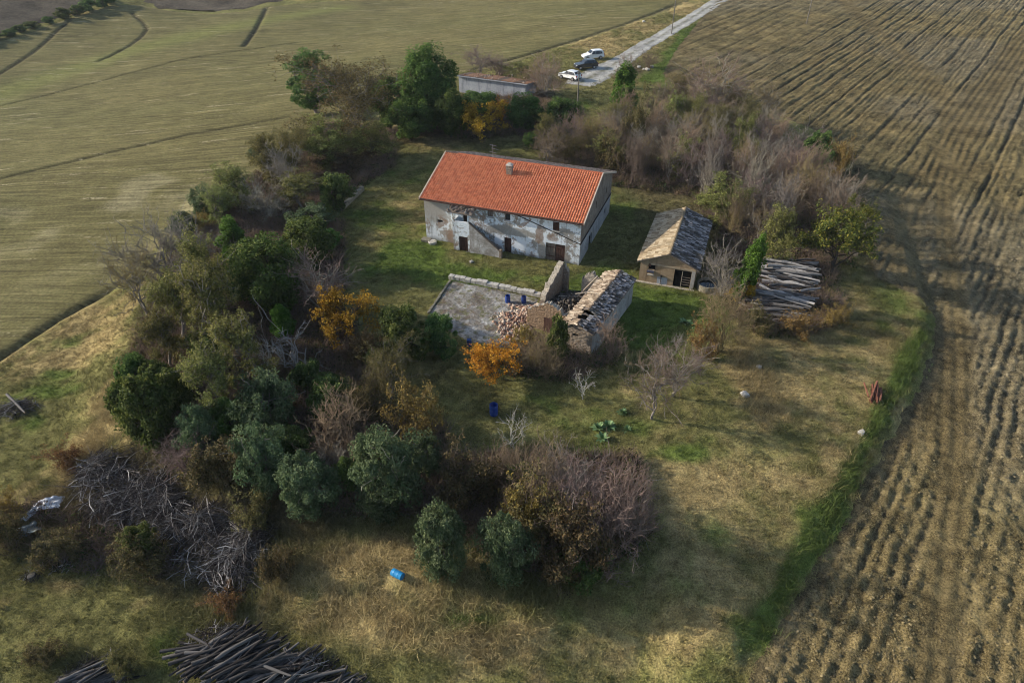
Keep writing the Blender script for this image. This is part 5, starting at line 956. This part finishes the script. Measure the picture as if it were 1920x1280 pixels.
# ------------------------------------------------------------------ cars
M_TYRE = m_plain('tyre_rubber', (.02, .02, .02), .85, .2); M_RIM = m_plain('alloy_rim', (.45, .45, .47), .35, .5, .1, 3, .8); M_CARGLASS = NT('tinted_glass', .06, .6).base((.012, .016, .022)); M_LAMP = NT('lamp_glass', .15, .5).base((.75, .75, .74)); M_TAIL = NT('tail_lamp', .2, .5).base((.30, .012, .01)); M_TRIM = m_plain('black_trim', (.018, .018, .019), .6, .3); M_PLATE = NT('number_plate', .5, .3).base((.7, .7, .68))
def paint(name, c):
    n = NT(name, .28, .5); n.b.inputs['Coat Weight'].default_value = .6; f = n.noise(3, 3); return n.base(n.ramp(f, [(.3, tuple(k * .93 for k in c)), (.7, c)]))
def car(label, px, py, heading, pm, roof_z=1.62, kind='mpv', Lc=4.3, half=.89):
    p = G(px, py)[0]; p[2] += .05; o = thing('parked_car', label, 'car', tuple(p), heading, 'cars parked at the end of the lane')
    a = Lc / 2; rz = roof_z; belt = .98 if kind == 'mpv' else 1.02
    if kind == 'mpv': sil = [(-a, .38), (-a - .03, .62), (-a + .02, .95), (-a + .10, 1.12), (-a + .30, rz - .10), (-a + .55, rz), (-.3, rz + .02), (.25, rz - .05), (a - 1.35, belt + .12), (a - 1.1, belt + .02), (a - .35, .84), (a - .06, .70), (a, .50), (a - .05, .30)]
    else: sil = [(-a, .40), (-a - .03, .66), (-a + .02, .98), (-a + .16, 1.14), (-a + .62, rz - .06), (-a + .95, rz), (-.2, rz + .01), (.2, rz - .04), (a - 1.55, belt + .10), (a - 1.3, belt + .02), (a - .38, .92), (a - .07, .76), (a, .54), (a - .05, .32)]
    def hw(x, z):
        w_ = half if z <= belt else half - (z - belt) / (rz - belt) * .20
        e = max(0., abs(x) - (a - .55)) / .55; return w_ * (1 - .13 * e * e)
    mb = MB(); nS = 7
    rows = []
    for x, z in sil:
        w_ = hw(x, z); rows.append([(x - (.04 * (abs(s) ** 3) * (1 if x > 0 else -1)), s * w_, z - (.05 * abs(s) ** 4 if z > belt + .3 else 0)) for s in np.linspace(-1, 1, nS)])
    for i in range(len(rows)):
        j = (i + 1) % len(rows)
        for k in range(nS - 1): mb.poly([rows[i][k], rows[i][k + 1], rows[j][k + 1], rows[j][k]])
    # sides, belt line to roof leaning in
    for s, k in ((-1, 0), (1, nS - 1)): mb.poly([r_[k] for r_ in rows])
    mb.build('body', pm, o, label='car body')
    def sidepoly(name, pts, mat, off=.012, par=o):
        for s in (-1, 1):
            m = MB(); m.hexa([(x, s * (hw(x, z) - .03), z) for x, z in pts], [(x, s * (hw(x, z) + off), z) for x, z in pts]); m.build(name, mat, par)
    xf, xr = a - 1.42, -a + .36
    sidepoly('side_window', [(-.22, belt + .05), (xf - .05, belt + .05), (xf - .42, rz - .22), (.22, rz - .13), (-.22, rz - .10)], M_CARGLASS)
    sidepoly('side_window', [(-1.15, belt + .05), (-.29, belt + .05), (-.29, rz - .10), (-1.12, rz - .12)], M_CARGLASS)
    sidepoly('side_window', [(xr + .03, belt + .10), (-1.22, belt + .05), (-1.2, rz - .12), (xr + .38, rz - .16)], M_CARGLASS)
    def cross(name, p0, p1, mat, f=.88, th=.014):
        (x0, z0), (x1, z1) = p0, p1; n_ = Vector((z1 - z0, 0, -(x1 - x0))).normalized() * th
        if n_.z < 0: n_ = -n_
        lo = [(x0, -hw(x0, z0) * f, z0), (x0, hw(x0, z0) * f, z0), (x1, hw(x1, z1) * f, z1), (x1, -hw(x1, z1) * f, z1)]; m = MB(); m.hexa([tuple(Vector(q) - n_ * 2) for q in lo], [tuple(Vector(q) + n_) for q in lo]); m.build(name, mat, o)
    s8, s7 = sil[8], sil[7]; cross('windscreen', (s8[0] + (s7[0] - s8[0]) * .05, s8[1] + (s7[1] - s8[1]) * .05), (s8[0] + (s7[0] - s8[0]) * .92, s8[1] + (s7[1] - s8[1]) * .92), M_CARGLASS)
    s3, s4 = sil[3], sil[4]; cross('rear_window', (s3[0] + (s4[0] - s3[0]) * .12, s3[1] + (s4[1] - s3[1]) * .12), (s3[0] + (s4[0] - s3[0]) * .92, s3[1] + (s4[1] - s3[1]) * .92), M_CARGLASS, .84)
    for x in (a - .82, -a + .80):
        for s in (-1, 1):
            m = MB(); m.tube((x, s * (half - .23), .33), (x, s * (half + .012), .33), .335, k=18); wl = m.build('wheel', M_TYRE, o); m = MB(); m.tube((x, s * (half + .008), .33), (x, s * (half + .024), .33), .21, k=14); m.build('rim', M_RIM, wl)
    for s in (-1, 1):
        m = MB(); m.box(a - .34, a - .10, s * .62 - .16, s * .62 + .16, .66, .83); m.build('headlight', M_LAMP, o)
        m = MB(); m.box(-a - .035, -a + .10, s * .70 - .10, s * .70 + .10, .78, 1.02); m.build('tail_light', M_TAIL, o)
        m = MB(); m.box(xf - .12, xf + .06, s * (half + .10) - .09, s * (half + .10) + .09, belt + .04, belt + .17); m.build('wing_mirror', pm, o, bevel=.03)
    m = MB(); m.box(a - .03, a + .03, -.62, .62, .32, .46); m.build('front_bumper', M_TRIM, o)
    m = MB(); m.box(-a - .05, -a + .02, -.7, .7, .34, .52); m.build('rear_bumper', M_TRIM, o)
    m = MB(); m.box(-a - .055, -a - .03, -.26, .26, .64, .75); m.build('number_plate', M_PLATE, o)
    return o
WHT = paint('white_car_paint', (.80, .81, .82)); BLK = paint('black_car_paint', (.018, .019, .022))
car('white people carrier parked furthest up the lane', 1111, 111, R_(196), WHT, 1.70, 'mpv', 4.3)
car('black car parked between the two white cars', 1098, 129, R_(196), BLK, 1.62, 'suv', 4.4)
car('white hatchback parked nearest the farm with its tail towards the yard', 1068, 149, R_(137), WHT, 1.60, 'suv', 4.2)
# ------------------------------------------------------------------ utility poles and wires
M_POLE = m_wood('grey_pole_wood', (.16, .145, .125))
def pole(label, px, py, ty):
    p = G(px, py)[0]; h = max(4.5, z_at(ty, p[1]) - p[2]); o = thing('utility_pole', label, 'pole', tuple(p)); m = MB(); m.tube((0, 0, -.5), (0, 0, h), .12, .085, 8); m.build('shaft', M_POLE, o)
    m = MB(); m.box(-.35, .35, -.04, .04, h - .5, h - .42); m.build('crossarm', M_POLE, o)
    for x in (-.28, .28): m = MB(); m.tube((x, 0, h - .42), (x, 0, h - .28), .035, .03, 6); m.build('insulator', M_STONE, o)
    return np.array((p[0], p[1], p[2] + h - .3))
t1 = pole('slender utility pole standing below the parked cars', 1082, 208, 133); t2 = pole('utility pole beside the gravel lane', 1259, 64, -8); t3 = pole('utility pole out on the ploughed field', 1512, 45, -32)
def wire(label, a_, b_, sag):
    P = [np.array(a_) + (np.array(b_) - np.array(a_)) * t - np.array((0, 0, sag * 4 * t * (1 - t))) for t in np.linspace(0, 1, 15)]; m = MB()
    v, q = tubes(np.array([(*p, *q_, .014, .014) for p, q_ in zip(P, P[1:])]), 4); return obj('overhead_wire', mesh_np('overhead_wire', v, q, None, True, [M_CABLE]), label=label, cat='wire')
uu = np.array((math.cos(R_(-19.94)), math.sin(R_(-19.94)))); vv = np.array((-uu[1], uu[0])); hp = np.array(HB) + uu * 6. + vv * 12.8
wire('thin wire sagging from the near pole to the farmhouse', t1, (hp[0], hp[1], 5.0), .7); wire('thin wire between the near pole and the lane pole', t1, t2, .9)
# ------------------------------------------------------------------ barrels
def lathe(mb, prof, k=20, cap=True):
    n = len(mb.v); 
    for r0, z in prof:
        for i in range(k): t = 2 * math.pi * i / k; mb.v.append((r0 * math.cos(t), r0 * math.sin(t), z))
    for j in range(len(prof) - 1):
        for i in range(k): i2 = (i + 1) % k; mb.f.append([n + j * k + i, n + j * k + i2, n + (j + 1) * k + i2, n + (j + 1) * k + i]); mb.m.append(0)
    if cap: mb.f.append([n + i for i in range(k)][::-1]); mb.f.append([n + (len(prof) - 1) * k + i for i in range(k)]); mb.m += [0, 0]
def barrel(label, px, py, c, s=1., open_=False, fallen=None):
    p = G(px, py)[0]; p[2] += .25 * (fallen is not None); n = NT('blue_plastic', .4, .4); f = n.noise(4, 4); n.base(n.ramp(f, [(.3, tuple(k * .8 for k in c)), (.7, c)]))
    o = thing('barrel', label, 'barrel', tuple(p), fallen or 0.); o.scale = (s, s, s)
    m = MB(); prof = [(.25, 0), (.28, .03), (.29, .2), (.305, .26), (.305, .30), (.29, .34), (.29, .58), (.305, .62), (.305, .66), (.29, .70), (.285, .84), (.27, .90)]
    if open_: prof += [(.25, .90), (.24, .2)]
    lathe(m, prof, 20, not open_); b = m.build('drum', n.mat, o, smooth=False)
    m = MB(); lathe(m, [(.275, .0), (.29, .02), (.29, .06), (.275, .075)], 20, False); rim = m.build('rim', n.mat, o); rim.location = (0, 0, .87)
    if open_: m = MB(); lathe(m, [(.01, .0), (.24, .001)], 16); d = m.build('dark_water', M_DARK, o); d.location = (0, 0, .45)
    else:
        for x in (-.12, .12): m = MB(); lathe(m, [(.035, .9), (.035, .935)], 8); bb = m.build('bung', n.mat, o); bb.location = (x, 0, 0)
    if fallen is not None: o.rotation_euler = (R_(88), 0, fallen); o.location[2] += .28 * s
    return o
DB = (.014, .055, .27)
barrel('tall blue barrel standing alone on the lower lawn', 926, 777, DB, 1.05, True); barrel('blue barrel on the paved yard, left of the pair', 952, 567, DB, .82, True); barrel('blue barrel on the paved yard next to the brick spill', 982, 568, (.012, .04, .20), .78, True); barrel('small dark blue barrel in the shade at the bottom of the yard', 880, 648, (.012, .06, .22), .7)
barrel('bright blue barrel lying on its side in the dry grass', 737, 1080, (.02, .24, .52), .78, False, R_(60))
# ------------------------------------------------------------------ round trough by the shed
p = G(1326, 541)[0]; tr_ = thing('round_trough', 'round concrete trough beside the shed wall', 'trough', tuple(p)); m = MB(); lathe(m, [(1.0, -.2), (1.0, .62), (.86, .62), (.84, .2)], 28, False); m.build('rim_wall', M_STONED, tr_)
m = MB(); lathe(m, [(.02, .40), (.85, .401)], 28, False); m.build('water', NT('dark_water', .08, .5).base((.012, .016, .014)), tr_)
# ------------------------------------------------------------------ logs
def log_mesh(seed, crook=1.):
    r = np.random.default_rng(seed); k = 8; n = 6; V = []; xs_ = np.linspace(-.5, .5, n); cy = np.cumsum(r.normal(0, .75 * crook, n)); cz = np.cumsum(r.normal(0, .45 * crook, n)); cy -= np.linspace(cy[0], cy[-1], n); cz -= np.linspace(cz[0], cz[-1], n)
    for i, x in enumerate(xs_):
        rr = np.interp(i, [0, n - 1], [1., r.uniform(.55, .85)]) * (1 + r.normal(0, .07))
        for j in range(k): t = 2 * math.pi * j / k; q = rr * (1 + r.normal(0, .06)); V.append((x, cy[i] * 1.4 + q * math.cos(t), cz[i] * 1.4 + q * math.sin(t)))
    Q = [(i * k + j, i * k + (j + 1) % k, (i + 1) * k + (j + 1) % k, (i + 1) * k + j) for i in range(n - 1) for j in range(k)]; V += [(-.505, 0, 0), (.505, 0, 0)]
    Tr = [(j, len(V) - 2, (j + 1) % k) for j in range(k)] + [((n - 1) * k + j, (n - 1) * k + (j + 1) % k, len(V) - 1) for j in range(k)]
    return np.array(V), [np.array(Q), np.array(Tr)], [0] * len(Q) + [1] * len(Tr)
def m_log(name, c, c2):
    n = NT(name, .85, .15); P = n.co(); g = n.noise(1., 4, .65, n.map((3.5, 2.2, 2.2), vec=P)); rn = n.rnd(); v = n.math('ADD', n.math('MULTIPLY', g, .55), n.math('MULTIPLY', rn, .5)); n.base(n.ramp(v, [(.28, c), (.62, tuple((a_ + b_) / 2 for a_, b_ in zip(c, c2))), (.9, c2)])); n.bump(g, .5, .02); return n.mat
M_LOGA = m_log('silvered_log', (.040, .035, .033), (.48, .46, .44)); M_LOGB = m_log('dark_pole_bark', (.014, .012, .012), (.17, .16, .152)); M_CUT = m_plain('cut_wood', (.30, .225, .14), .9, .1, .35, 6)
LM = {m.name: [mesh_np('log', v, f, None, True, [m, M_CUT], mi) for v, f, mi in [log_mesh(i, ck) for i in range(5)]] for m, ck in ((M_LOGA, .75), (M_LOGB, .35))}
def pile(c0, c1, ang, prof, lmin, lmax, rad, mat, label, group, seed, step=.24, yaw=.12):
    """poles lying across the line c0-c1, heaped to the height prof(t)"""
    r = np.random.default_rng(seed); c0 = np.array(c0); c1 = np.array(c1); d = c1 - c0; ln = np.linalg.norm(d); lay = 0
    while True:
        z = .10 + lay * rad * 1.75; n = 0
        for s in np.arange((lay % 2) * step / 2, ln, step):
            h = prof(s / ln)
            if z > h or z < h - .62: continue
            q = c0 + d * (s + r.normal(0, .08)) / ln; L_ = r.uniform(lmin, lmax); off = r.normal(0, .35); a_ = ang + r.normal(0, yaw); q = q + np.array((math.cos(a_), math.sin(a_))) * off; rr = rad * r.uniform(.45, 1.55); n += 1
            o = obj('log', LM[mat.name][r.integers(5)], loc=(q[0], q[1], float(T(*q)) + z + r.normal(0, .04)), rot=(r.uniform(0, 6.28), r.normal(0, .05), a_), label=label, cat='log', group=group); o.scale = (L_, rr, rr)
        lay += 1
        if n == 0 and lay > 3 or lay > 14: break
pile(G(1455, 606)[0][:2], G(1480, 494)[0][:2], R_(-13), lambda t: .25 + 1.15 * math.sin(math.pi * min(1, t / .42)) if t < .42 else .35 + 1.25 * math.sin(math.pi * (t - .42) / .58), 3.6, 5.6, .115, M_LOGA, 'silver-grey weathered log in the big pile beside the conifer', 'logs of the pile by the shed', 1, .25, .19)
pile(G(385, 1218)[0][:2], G(640, 1318)[0][:2], R_(33), lambda t: .35 + .75 * math.sin(math.pi * min(1, t * 1.2 + .12)), 2.6, 4.2, .085, M_LOGB, 'dark weathered pole in the long stack at the bottom edge', 'poles of the stack at the bottom edge', 2, .17, .34)
pile(G(140, 1262)[0][:2], G(225, 1285)[0][:2], R_(35), lambda t: .2 + .35 * math.sin(math.pi * min(1, t + .1)), 1.6, 2.6, .075, M_LOGB, 'dark pole in the small heap at the bottom left corner', 'poles of the small corner heap', 3, .18, .25)
# ------------------------------------------------------------------ brush heaps (tangles nobody could count)
def m_twig():
    n = NT('heaped_twig', .9, .1); lv = n.attr('lv').outputs['Fac']; n.base(n.ramp(lv, [(.0, (.028, .023, .022)), (.40, (.085, .075, .070)), (.75, (.24, .225, .215)), (1., (.52, .50, .47))])); return n.mat
M_TWIG = m_twig()
def brush(label, blobs, n, seed, hmax, lmin=1.2, lmax=3.2, fan=None, rad=.022):
    r = np.random.default_rng(seed); S, lv = [], []; bl = [(G(px, py)[0], rx, ry) for px, py, rx, ry in blobs]
    for i in range(n):
        c, rx, ry = bl[r.integers(len(bl))]; a_ = r.uniform(0, 6.28); q = r.uniform(0, 1) ** .55; x, y = c[0] + rx * q * math.cos(a_), c[1] + ry * q * math.sin(a_); z = float(c[2]) + hmax * (1 - q ** 1.6) * r.uniform(.25, 1.1) + .08
        az = r.uniform(0, 6.28) if fan is None else r.normal(fan, .7) + (math.pi if r.random() < .5 else 0); ln = r.uniform(lmin, lmax) * (1.15 - .4 * q); d = np.array((math.cos(az), math.sin(az), r.normal(0, .18))); side = np.array((-d[1], d[0], 0)); bow = r.normal(0, .22); up = r.uniform(0, .25); r0 = rad * r.uniform(.4, 1.5); val = r.random() ** 2.0
        t = np.linspace(-.5, .5, 6)[:, None]; P = np.array((x, y, z)) + d * t * ln + side * bow * ln * (t ** 2 - .08) * 2 - np.array((0, 0, 1)) * up * ln * t ** 2 * 2 + r.normal(0, .02 * ln, (6, 3)); rr = np.linspace(r0, r0 * .35, 6)
        for k in range(5): S.append((*P[k], *P[k + 1], rr[k], rr[k + 1])); lv.append(val)
        for k in range(r.integers(2, 6)):
            p0 = P[r.integers(1, 6)]; e = p0 + (d * .8 + r.normal(0, .7, 3)) * ln * r.uniform(.1, .28); S.append((*p0, *e, r0 * .5, r0 * .2)); lv.append(min(1, val + r.uniform(-.1, .2)))
    v, q = tubes(np.array(S), 4); return obj('brush_pile', mesh_np('brush_pile', v, q, {'lv': np.repeat(np.array(lv), 8)}, False, [M_TWIG]), kind='stuff', label=label)
brush('upper heap of dark grey cut branches', [(235, 905, 3.0, 2.6), (200, 880, 2.0, 1.6), (290, 920, 2.0, 1.8), (240, 950, 2.4, 1.6), (320, 955, 1.2, 1.0)], 1500, 1, 1.1)
brush('lower heap of pale grey cut branches', [(420, 1025, 2.7, 2.5), (390, 980, 2.2, 1.4), (450, 1065, 1.9, 1.7), (345, 985, 1.5, 1.2), (475, 1010, 1.4, 1.6)], 1500, 2, 1.05, 1.0, 3.0)
brush('thin strew of twigs left of the brush heaps', [(110, 1060, 1.1, .5), (60, 1080, .5, .3)], 90, 3, .2, .5, 1.2)
brush('scatter of branches at the far left edge', [(35, 768, 1.5, 1.0)], 130, 4, .6, .8, 2.2)
brush('loose twigs around the small pole heap', [(180, 1262, 1.9, .8)], 160, 6, .3, .8, 1.8); brush('loose twigs over the bottom pole stack', [(420, 1200, 2.2, .8), (560, 1250, 2.4, .9)], 260, 7, .9, .6, 1.6, R_(33))
def single_log(label, a_, b_, rad, mat, lift=.15):
    p, q = G(*a_)[0], G(*b_)[0]; c = (p + q) / 2; d = q - p; o = obj('log', LM[mat.name][0], loc=(c[0], c[1], c[2] + lift), rot=(0, 0, math.atan2(d[1], d[0])), label=label, cat='log'); o.scale = (float(np.hypot(d[0], d[1])), rad, rad)
single_log('dead log slanting through the branches at the far left edge', (18, 748), (52, 782), .11, M_LOGB, .5); single_log('long pale pole slipping off the left end of the log pile', (1384, 572), (1442, 606), .10, M_LOGA, .35); single_log('grey log lying across the right side of the log pile', (1495, 562), (1533, 555), .14, M_LOGA, .9)
# ------------------------------------------------------------------ agaves
n = NT('agave_leaf', .55, .25); lv = n.attr('lv').outputs['Fac']; n.base(n.ramp(lv, [(0, (.085, .15, .06)), (1, (.20, .31, .13))])); M_AGAVE = n.mat
def agave_mesh(seed):
    r = np.random.default_rng(seed); V, Q, lv = [], [], []
    for k in range(30):
        az = r.uniform(0, 6.28); el = r.uniform(.1, 1.25); L_ = r.uniform(.45, .75); d = np.array((math.cos(az) * math.cos(el), math.sin(az) * math.cos(el), math.sin(el))); s = np.array((-math.sin(az), math.cos(az), 0)); b = len(V); val = r.random()
        for t, wd in ((0, .06), (.4, .095), (.75, .07), (1, .008)):
            p = d * L_ * t - np.array((0, 0, .22 * L_ * t * t)); V += [p - s * wd, p - np.array((0, 0, .02)), p + s * wd]; lv += [val] * 3
        for i in range(3): Q += [(b + i * 3, b + i * 3 + 1, b + i * 3 + 4, b + i * 3 + 3), (b + i * 3 + 1, b + i * 3 + 2, b + i * 3 + 5, b + i * 3 + 4)]
    return mesh_np('agave', np.array(V), np.array(Q), {'lv': np.array(lv)}, False, [M_AGAVE])
AG = [agave_mesh(i) for i in range(3)]
for i, (px, py, s, lb) in enumerate(((1122, 803, 1.0, 'pale green agave on the lower lawn, left of the close pair'), (1140, 800, 1.1, 'pale green agave on the lower lawn, right of the close pair'), (1130, 822, 1.0, 'pale green agave just below the close pair'), (1176, 806, .7, 'smallest pale agave right of the agave cluster'), (1167, 774, .85, 'dark green agave between agave cluster and bare trees'), (1284, 606, 1.1, 'blue-green agave in the shaded grass by the shed'), (1298, 612, .7, 'small agave beside the shaded blue-green one'))):
    o = obj('agave', AG[i % 3], loc=tuple(G(px, py)[0]), rot=(0, 0, i * 1.3), label=lb, cat='agave', group='agaves on the lawns'); o.scale = (s, s, s)
# ------------------------------------------------------------------ stones, slabs, scrap, sheeting
def rock(seed):
    r = np.random.default_rng(seed); V = np.array([(x, y, z) for x in (-1, 0, 1) for y in (-1, 0, 1) for z in (-1, 0, 1) if (x, y, z) != (0, 0, 0)], float); V /= np.linalg.norm(V, axis=1, keepdims=True) ** .6; V *= r.uniform(.75, 1.15, (len(V), 1)); import bmesh
    bm = bmesh.new(); [bm.verts.new(v) for v in V]; h_ = bmesh.ops.convex_hull(bm, input=bm.verts); me = bpy.data.meshes.new('stone'); bm.to_mesh(me); bm.free(); me.materials.append(M_STONE); return me
RK = [rock(i) for i in range(4)]
for i, (px, py, s, lb) in enumerate(((1198, 127, .38, 'leftmost pale rock beside the lane'), (1207, 131, .30, 'small pale rock second from the left beside the lane'), (1214, 132, .45, 'largest pale rock beside the lane'), (1222, 127, .40, 'rightmost pale rock beside the lane'), (1614, 812, .28, 'white stone at the edge of the green bank'), (1396, 741, .34, 'grey stone stump on the dry lawn'), (1422, 690, .25, 'small grey stone in the dry grass strip'), (884, 492, .24, 'white stone on the grass before the stair'), (1207, 42, .45, 'white stone at the edge of the upper field'))):
    o = obj('stone', RK[i % 4], loc=tuple(G(px, py)[0] + np.array((0, 0, s * .3))), rot=(0, 0, i), label=lb, cat='stone'); o.scale = (s, s * .8, s * .65)
p = G(811, 456)[0]; m = MB(); lathe(m, [(.45, -.1), (.46, .22), (.42, .26)], 22); m.build('round_slab', M_STONE, loc=tuple(p), label='pale round slab by the left corner of the farmhouse', cat='slab')
p = G(800, 452)[0]; m = MB(); m.box(-.5, .5, -.35, .35, -.2, .3); m.build('stone_trough', M_STONED, loc=tuple(p), rot=(0, 0, R_(-20)), bevel=.04, label='mossy stone block against the left corner of the farmhouse', cat='stone block')
p = G(1640, 742)[0]; sc_ = thing('rusty_scrap', 'rusty red-brown heap of bars on the green bank', 'scrap', tuple(p), R_(62)); r = np.random.default_rng(8); M_RB = m_plain('red_rust', (.17, .07, .045), .9, .15, .5, 4)
for k in range(13):
    m = MB(); y = r.normal(0, .2); z = .1 + r.uniform(0, .5) * (1 - abs(y)); L_ = r.uniform(.7, 1.3); m.tube((-L_, y, z), (L_, y + r.normal(0, .2), z + r.normal(0, .15)), r.uniform(.05, .1), k=6); m.build('bar', M_RB, sc_)
def sheet(label, px, py, sx, sy, c, seed, rz):
    g = np.linspace(-1, 1, 26); X, Y, Q = grid(g, g); Z = .45 * (fbm(X * 2.5 + 9, Y * 2.5, seed, 4) - .35); ed = .8 + .5 * fbm(np.arctan2(Y, X) * 2 + 7, X * 0 + 3, seed); X2, Y2 = X * sx * ed, Y * sy * ed; n = NT('crumpled_plastic', .45, .4); n.base(n.ramp(n.noise(3, 4, .6), [(.35, tuple(k * .55 for k in c)), (.6, c)]))
    p = G(px, py)[0]; return obj('plastic_sheet', mesh_np('plastic_sheet', np.stack([X2, Y2, np.abs(Z) + .05 + .15 * (1 - X ** 2)], 1), Q, None, True, [n.mat]), loc=(p[0], p[1], p[2] + .12), rot=(0, 0, rz), label=label, cat='sheet')
sheet('crumpled white plastic sheet at the left of the brush heap', 90, 952, .85, .45, (.72, .74, .76), 3, .3); sheet('narrow strip of white plastic below the crumpled sheet', 62, 965, .22, .7, (.62, .64, .64), 6, -.3); sheet('grey-green plastic sheet near the left edge', 50, 1003, .75, .5, (.20, .23, .22), 9, .9)
p = G(64, 1085)[0]; m = MB(); lathe(m, [(.24, 0), (.28, .05), (.26, .35), (.2, .42), (.05, .43)], 12); m.build('rubbish_bag', M_TRIM, loc=tuple(p), label='black lump of rubbish below the twig strew', cat='rubbish')
# far hedge on the opposite slope
hl = Gxy([(-30, 84), (40, 60), (100, 42), (150, 26), (215, 6)]); hl = np.array(hl); sg = np.concatenate([[0], np.cumsum(np.hypot(*np.diff(hl, axis=0).T))])
for k, t in enumerate(np.arange(0, sg[-1], 4.6)):
    x, y = np.interp(t, sg, hl[:, 0]), np.interp(t, sg, hl[:, 1]); x += RT.normal(0, .6); plant_at('laurel', (x, y, float(T(x, y))), RT.uniform(1.4, 3.2), RT.uniform(2.0, 3.4), 'hedge_shrub', 'green shrub of the hedge along the far dark field', 'shrub', 'shrubs of the far hedge')
# ------------------------------------------------------------------ thin autumn haze
m = bpy.data.materials.new('haze_air'); m.use_nodes = True; nt = m.node_tree; nt.nodes.clear(); ov = nt.nodes.new('ShaderNodeOutputMaterial'); pv = nt.nodes.new('ShaderNodeVolumePrincipled')
pv.inputs['Color'].default_value = (.80, .88, 1., 1); pv.inputs['Density'].default_value = .00012; nt.links.new(pv.outputs[0], ov.inputs['Volume'])
mb = MB(); mb.box(-900, 900, -300, 1200, -45, 130); mb.build('haze', m, kind='stuff')
sc.cycles.volume_bounces = 0
